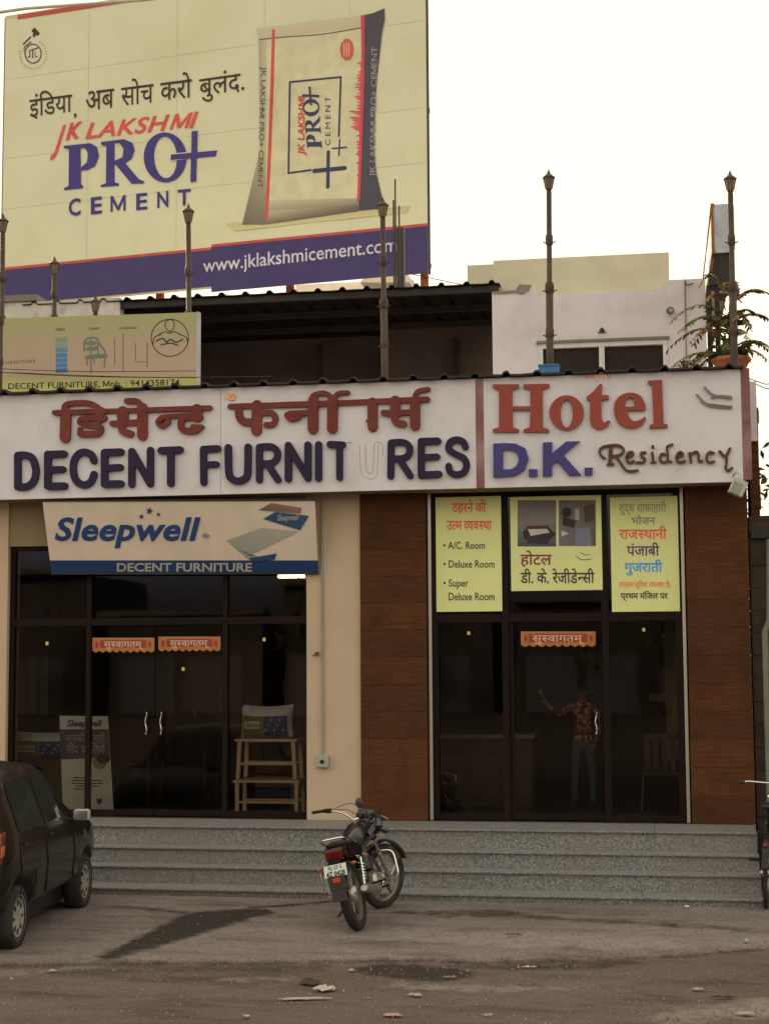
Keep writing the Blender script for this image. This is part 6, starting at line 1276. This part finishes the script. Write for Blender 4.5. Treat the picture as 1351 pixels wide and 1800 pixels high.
# ================================================================== BICYCLE at the right edge
def bicycle():
    g = atG(1346,1603); t = thing('bicycle', 'black bicycle with chrome handlebar standing against the right end of the steps', 'bicycle', (g.x, g.y, 0))
    M0 = Matrix.Translation((g.x, g.y, .03)) @ Matrix.Rotation(R_(84), 4, 'Z') @ Matrix.Rotation(R_(2), 4, 'X'); N = lambda: XB(M0); T = lambda x, z: M0 @ Matrix.Translation((x, 0, z))
    wheel(T(0,.33), t, .33, .022, spokes=28, drum=.025); wheel(T(1.05,.33), t, .33, .022, spokes=28, drum=.02)
    Mf = mat('black_bicycle_frame', (.02,.016,.014), .35)
    N().tube([(.44,0,.30),(.30,0,.80)], .016, 8).tube([(.31,0,.76),(.86,0,.86)], .016, 8).tube([(.44,0,.30),(.88,0,.76)], .016, 8).tube([(.85,0,.92),(.90,0,.72)], .018, 8).tube([(0,.05,.33),(.44,.03,.30)], .010, 6).tube([(0,-.05,.33),(.44,-.03,.30)], .010, 6).tube([(0,.05,.33),(.32,.02,.75)], .008, 6).tube([(0,-.05,.33),(.32,-.02,.75)], .008, 6).build('frame', Mf, t)
    N().tube([(.90,.04,.72),(1.05,.05,.33)], .011, 6).tube([(.90,-.04,.72),(1.05,-.05,.33)], .011, 6).build('fork', M_chrome, t)
    N().tube([(.30,0,.80),(.27,0,.90)], .012, 8).ball((.25,0,.93), .12, 10, (1.15,.8,.32)).build('saddle', M_black, t)
    N().tube([(.85,0,.92),(.84,0,1.09)], .012, 8).tube([(.80,-.30,1.10),(.86,-.22,1.11),(.87,0,1.10),(.86,.22,1.11),(.80,.30,1.10)], .011, 8).build('handlebar', M_chrome, t)
    for s in (-1, 1): N().tube([(.82,s*.26,1.105),(.74,s*.33,1.095)], .017, 8).build('grip', M_rubber, t)
    for cx, a0 in ((0,10),(1.05,20)):
        V = []
        for k in range(14):
            a = R_(a0+k*12)
            for s in (-1,1): V.append((cx+.355*math.cos(a), s*.03, .33+.355*math.sin(a)))
        N().add(V, [(2*i,2*i+2,2*i+3,2*i+1) for i in range(13)], True).build('mudguard', Mf, t)
    mb = N()
    for s in (-.07,-.025,.025,.07): mb.tube([(.16,s,.73),(-.24,s,.73)], .006, 5)
    for s in (-.07,.07): mb.tube([(-.12,s,.73),(0,s*.8,.33)], .006, 5)
    mb.tube([(-.24,-.07,.73),(-.24,.07,.73)], .006, 5).build('carrier', M_black, t)
    N().lathe([(.09,-.012),(.095,0),(.09,.012)], (.44,-.05,.30), 'y', 20).build('chainwheel', M_chrome, t); N().box(.0,.46,-.075,-.055,.27,.42).build('chain_case', Mf, t, bevel=.01)
    N().tube([(.44,-.06,.30),(.56,-.08,.20)], .008, 6).obox((.57,-.13,.19), (.04,0,0), (0,.045,0), (0,0,.01)).tube([(.44,.06,.30),(.32,.08,.40)], .008, 6).obox((.31,.13,.41), (.04,0,0), (0,.045,0), (0,0,.01)).build('pedals', M_black, t)
    N().ball((-.36,0,.62), .028, 8, (.5,1,1)).build('reflector', mat('red_lens', (.30,.012,.010), .2), t); N().ball((.93,.0,.96), .05, 10).build('lamp', M_chrome, t)
bicycle()
# ================================================================== LITTER ON THE GROUND
def crumple(px_, py_, sx, sy, h, col, name, label, cat, seed, ang=0):
    rnd = random.Random(seed); g = atG(px_, py_, .03); V = []; n = 5; ca, sa = math.cos(ang), math.sin(ang)
    z0 = .012 + (.038 if py_ < 1690 else 0)
    for j in range(n+1):
        for i in range(n+1):
            a = (i/n-.5)*sx*(1-1.1*(j/n-.5)**2)*(1+rnd.uniform(-.35,.25)); b = (j/n-.5)*sy*(1-1.1*(i/n-.5)**2)*(1+rnd.uniform(-.4,.3)); V.append((g.x+a*ca-b*sa, g.y+a*sa+b*ca, z0+h*.6*rnd.random()*(1 if 0 < i < n and 0 < j < n else .5)))
    o = MB().add(V, [(j*(n+1)+i, j*(n+1)+i+1, (j+1)*(n+1)+i+1, (j+1)*(n+1)+i) for j in range(n) for i in range(n)]).build(name, mat('litter_%d_%d_%d' % tuple(int(c*100) for c in col), col, .7), None); tag(o, label, cat)
crumple(572,1735,.16,.13,.07,(.42,.38,.34),'plastic_scrap','crumpled white plastic bag lump lying on the dusty road left of centre','litter',1)
crumple(534,1751,.34,.05,.02,(.36,.32,.28),'plastic_strip','long twisted white plastic strip beside the crumpled bag on the road','litter',2,.25)
crumple(545,1723,.16,.16,.05,(.04,.03,.026),'dry_leaf','dark crumpled leaf just above the white plastic on the road','litter',3,.6)
for k, (a, b, sx, sy, c, nm, lab) in enumerate(((930,1696,.10,.05,(.42,.37,.33),'paper_scrap','small pale paper scrap on the dark apron edge right of the motorcycle'),(789,1714,.10,.06,(.18,.15,.13),'mud_clod','grey clod in the dark wet patch on the road'),(729,1745,.11,.05,(.36,.28,.24),'paper_scrap','pale scrap left of the light dust streak on the road'),(690,1780,.14,.08,(.40,.24,.20),'paper_scrap','pinkish paper scrap near the bottom edge of the road'),(618,1702,.05,.05,(.42,.26,.24),'paper_scrap','tiny pink scrap just below the motorcycle on the road'),(1226,1735,.10,.04,(.34,.27,.23),'paper_scrap','small pale scrap on the road at right, upper of two'),(1272,1749,.16,.04,(.05,.04,.035),'leaf','dark leaf bits on the road at right below the scrap'),(433,1782,.06,.04,(.4,.36,.32),'paper_scrap','little white scrap at the lower left of the plastic strip'),(1311,1658,.03,.12,(.40,.38,.36),'paper_scrap','thin white sliver on the apron near the bicycle'),(1207,1598,.05,.05,(.5,.46,.42),'paper_scrap','small white scrap against the bottom step'),(93,1703,.06,.04,(.4,.35,.3),'paper_scrap','small pale scrap on the road edge near the car'),(855,1780,.07,.03,(.34,.28,.24),'paper_scrap','pale flake on the road below the light dust streak'),(1310,1778,.14,.06,(.34,.28,.25),'paper_scrap','pale scrap at the lower right corner of the road'),(902,1648,.17,.02,(.07,.055,.045),'twig','thin dark twig lying on the pale apron'))):
    crumple(a, b, sx, sy, .03, c, nm, lab, 'litter', 20+k)
# ================================================================== BEYOND: tree at the right, across the street (mirrored in the glass)
def leafy(root, c, r, n, seed, mats, size=.12, squash=.8):
    rnd = random.Random(seed); mbs = [MB() for _ in mats]; cl = [(c+Vector((rnd.gauss(0,.5), rnd.gauss(0,.5), rnd.gauss(0,.45)*squash))*r, r*rnd.uniform(.25,.5)) for _ in range(max(6, n//90))]
    for k in range(n):
        cc, cr = rnd.choice(cl); d = Vector((rnd.gauss(0,1), rnd.gauss(0,1), rnd.gauss(0,1))).normalized()*cr*rnd.uniform(.5,1); p = cc+d; a = Vector((rnd.gauss(0,1), rnd.gauss(0,1), rnd.gauss(0,.6))).normalized()*size*rnd.uniform(.6,1.2); b = a.cross(Vector((rnd.gauss(0,1), rnd.gauss(0,1), rnd.gauss(0,1)))).normalized()*size*.35
        mbs[rnd.randrange(len(mats))].add([p-a, p+b, p+a, p-b], [(0,1,2,3)])
    for mb, mm in zip(mbs, mats): mb.build('crown', mm, root)
Mlf = [mat('dusty_leaf', (.10,.075,.03), .7, var=.3), mat('green_leaf', (.05,.06,.02), .7, var=.3)]
tr = thing('leafy_tree', 'brownish leafy tree glimpsed against the sky behind the dark wall at the right edge', 'tree', (3.4, 7, 0))
MB().tube(smooth([(3.4,7,0),(3.35,7,2),(3.0,7,3.6),(2.6,7.1,5.0)], 4), [.16]*4+[.12]*4+[.08]*5, 8).tube([(3.2,7,3),(3.8,7.2,4.6)], [.08,.04], 6).build('trunk', mat('bark', (.12,.08,.05), .9), tr)
leafy(tr, Vector((2.75,7,5.0)), 1.25, 900, 5, Mlf, .09); leafy(tr, Vector((3.9,7.2,5.2)), 1.1, 500, 6, Mlf, .09)
rnd = random.Random(31)
for k, (x0, w, h, col, lab) in enumerate(((-34,9,6.2,(.16,.13,.10),'low brown shop building across the street, mirrored in the left shop window'),(-24,7,4.4,(.13,.11,.09),'single storey shop across the street, mirrored beside the double door'),(-16,9,5.6,(.15,.12,.10),'dull two storey building across the street, mirrored behind the wooden stools'),(-6,6,4.8,(.12,.10,.08),'low dull building across the street, mirrored in the hotel door'),(1,9,6.6,(.14,.12,.11),'taller brown building across the street, mirrored in the hotel right pane'))):
    b = thing('street_building', lab, 'building', (x0+w/2, -50, 0), 'buildings across the street mirrored in the glass')
    mm = mat('street_wall_%d' % k, tuple(c*.45 for c in col), .9, var=.2, scale=.6, dirt=(.05,.04,.03)); MB().box(x0, x0+w, -58, -50, 0, h).build('wall', mm, b)
    MB().box(x0-.2, x0+w+.2, -50.6, -49.2, h+.002, h+.25).build('roof_slab', mat('street_slab', (.1,.09,.08), .9), b)
    n = int(w//2.6)
    for q in range(n):
        xx = x0+.5+q*(w-1)/n; MB().box(xx, xx+(w-1)/n-.4, -49.99, -49.95, .1, 2.6).build('shutter', mat('street_shutter', (.08,.08,.085), .6), b)
        if h > 5: MB().box(xx+.3, xx+1.4, -49.99, -49.94, 3.6, 4.8).build('window', mat('street_window', (.02,.02,.022), .3), b)
for k, (x, r, lab) in enumerate(((-28.5,2.6,'dusty roadside tree across the street, mirrored at the left window'),(-12.5,2.2,'dusty roadside tree across the street, mirrored left of the pillar'),(0.5,2.4,'dusty roadside tree across the street, mirrored in the hotel glass'))):
    t = thing('roadside_tree', lab, 'tree', (x, -44, 0), 'trees across the street mirrored in the glass'); MB().tube([(x,-44,0),(x+.2,-44,1.5),(x-.1,-44,2.8)], [.2,.15,.1], 8).build('trunk', MATS['bark'], t); leafy(t, Vector((x,-44,3.6)), r, 900, 40+k, Mlf, .22)
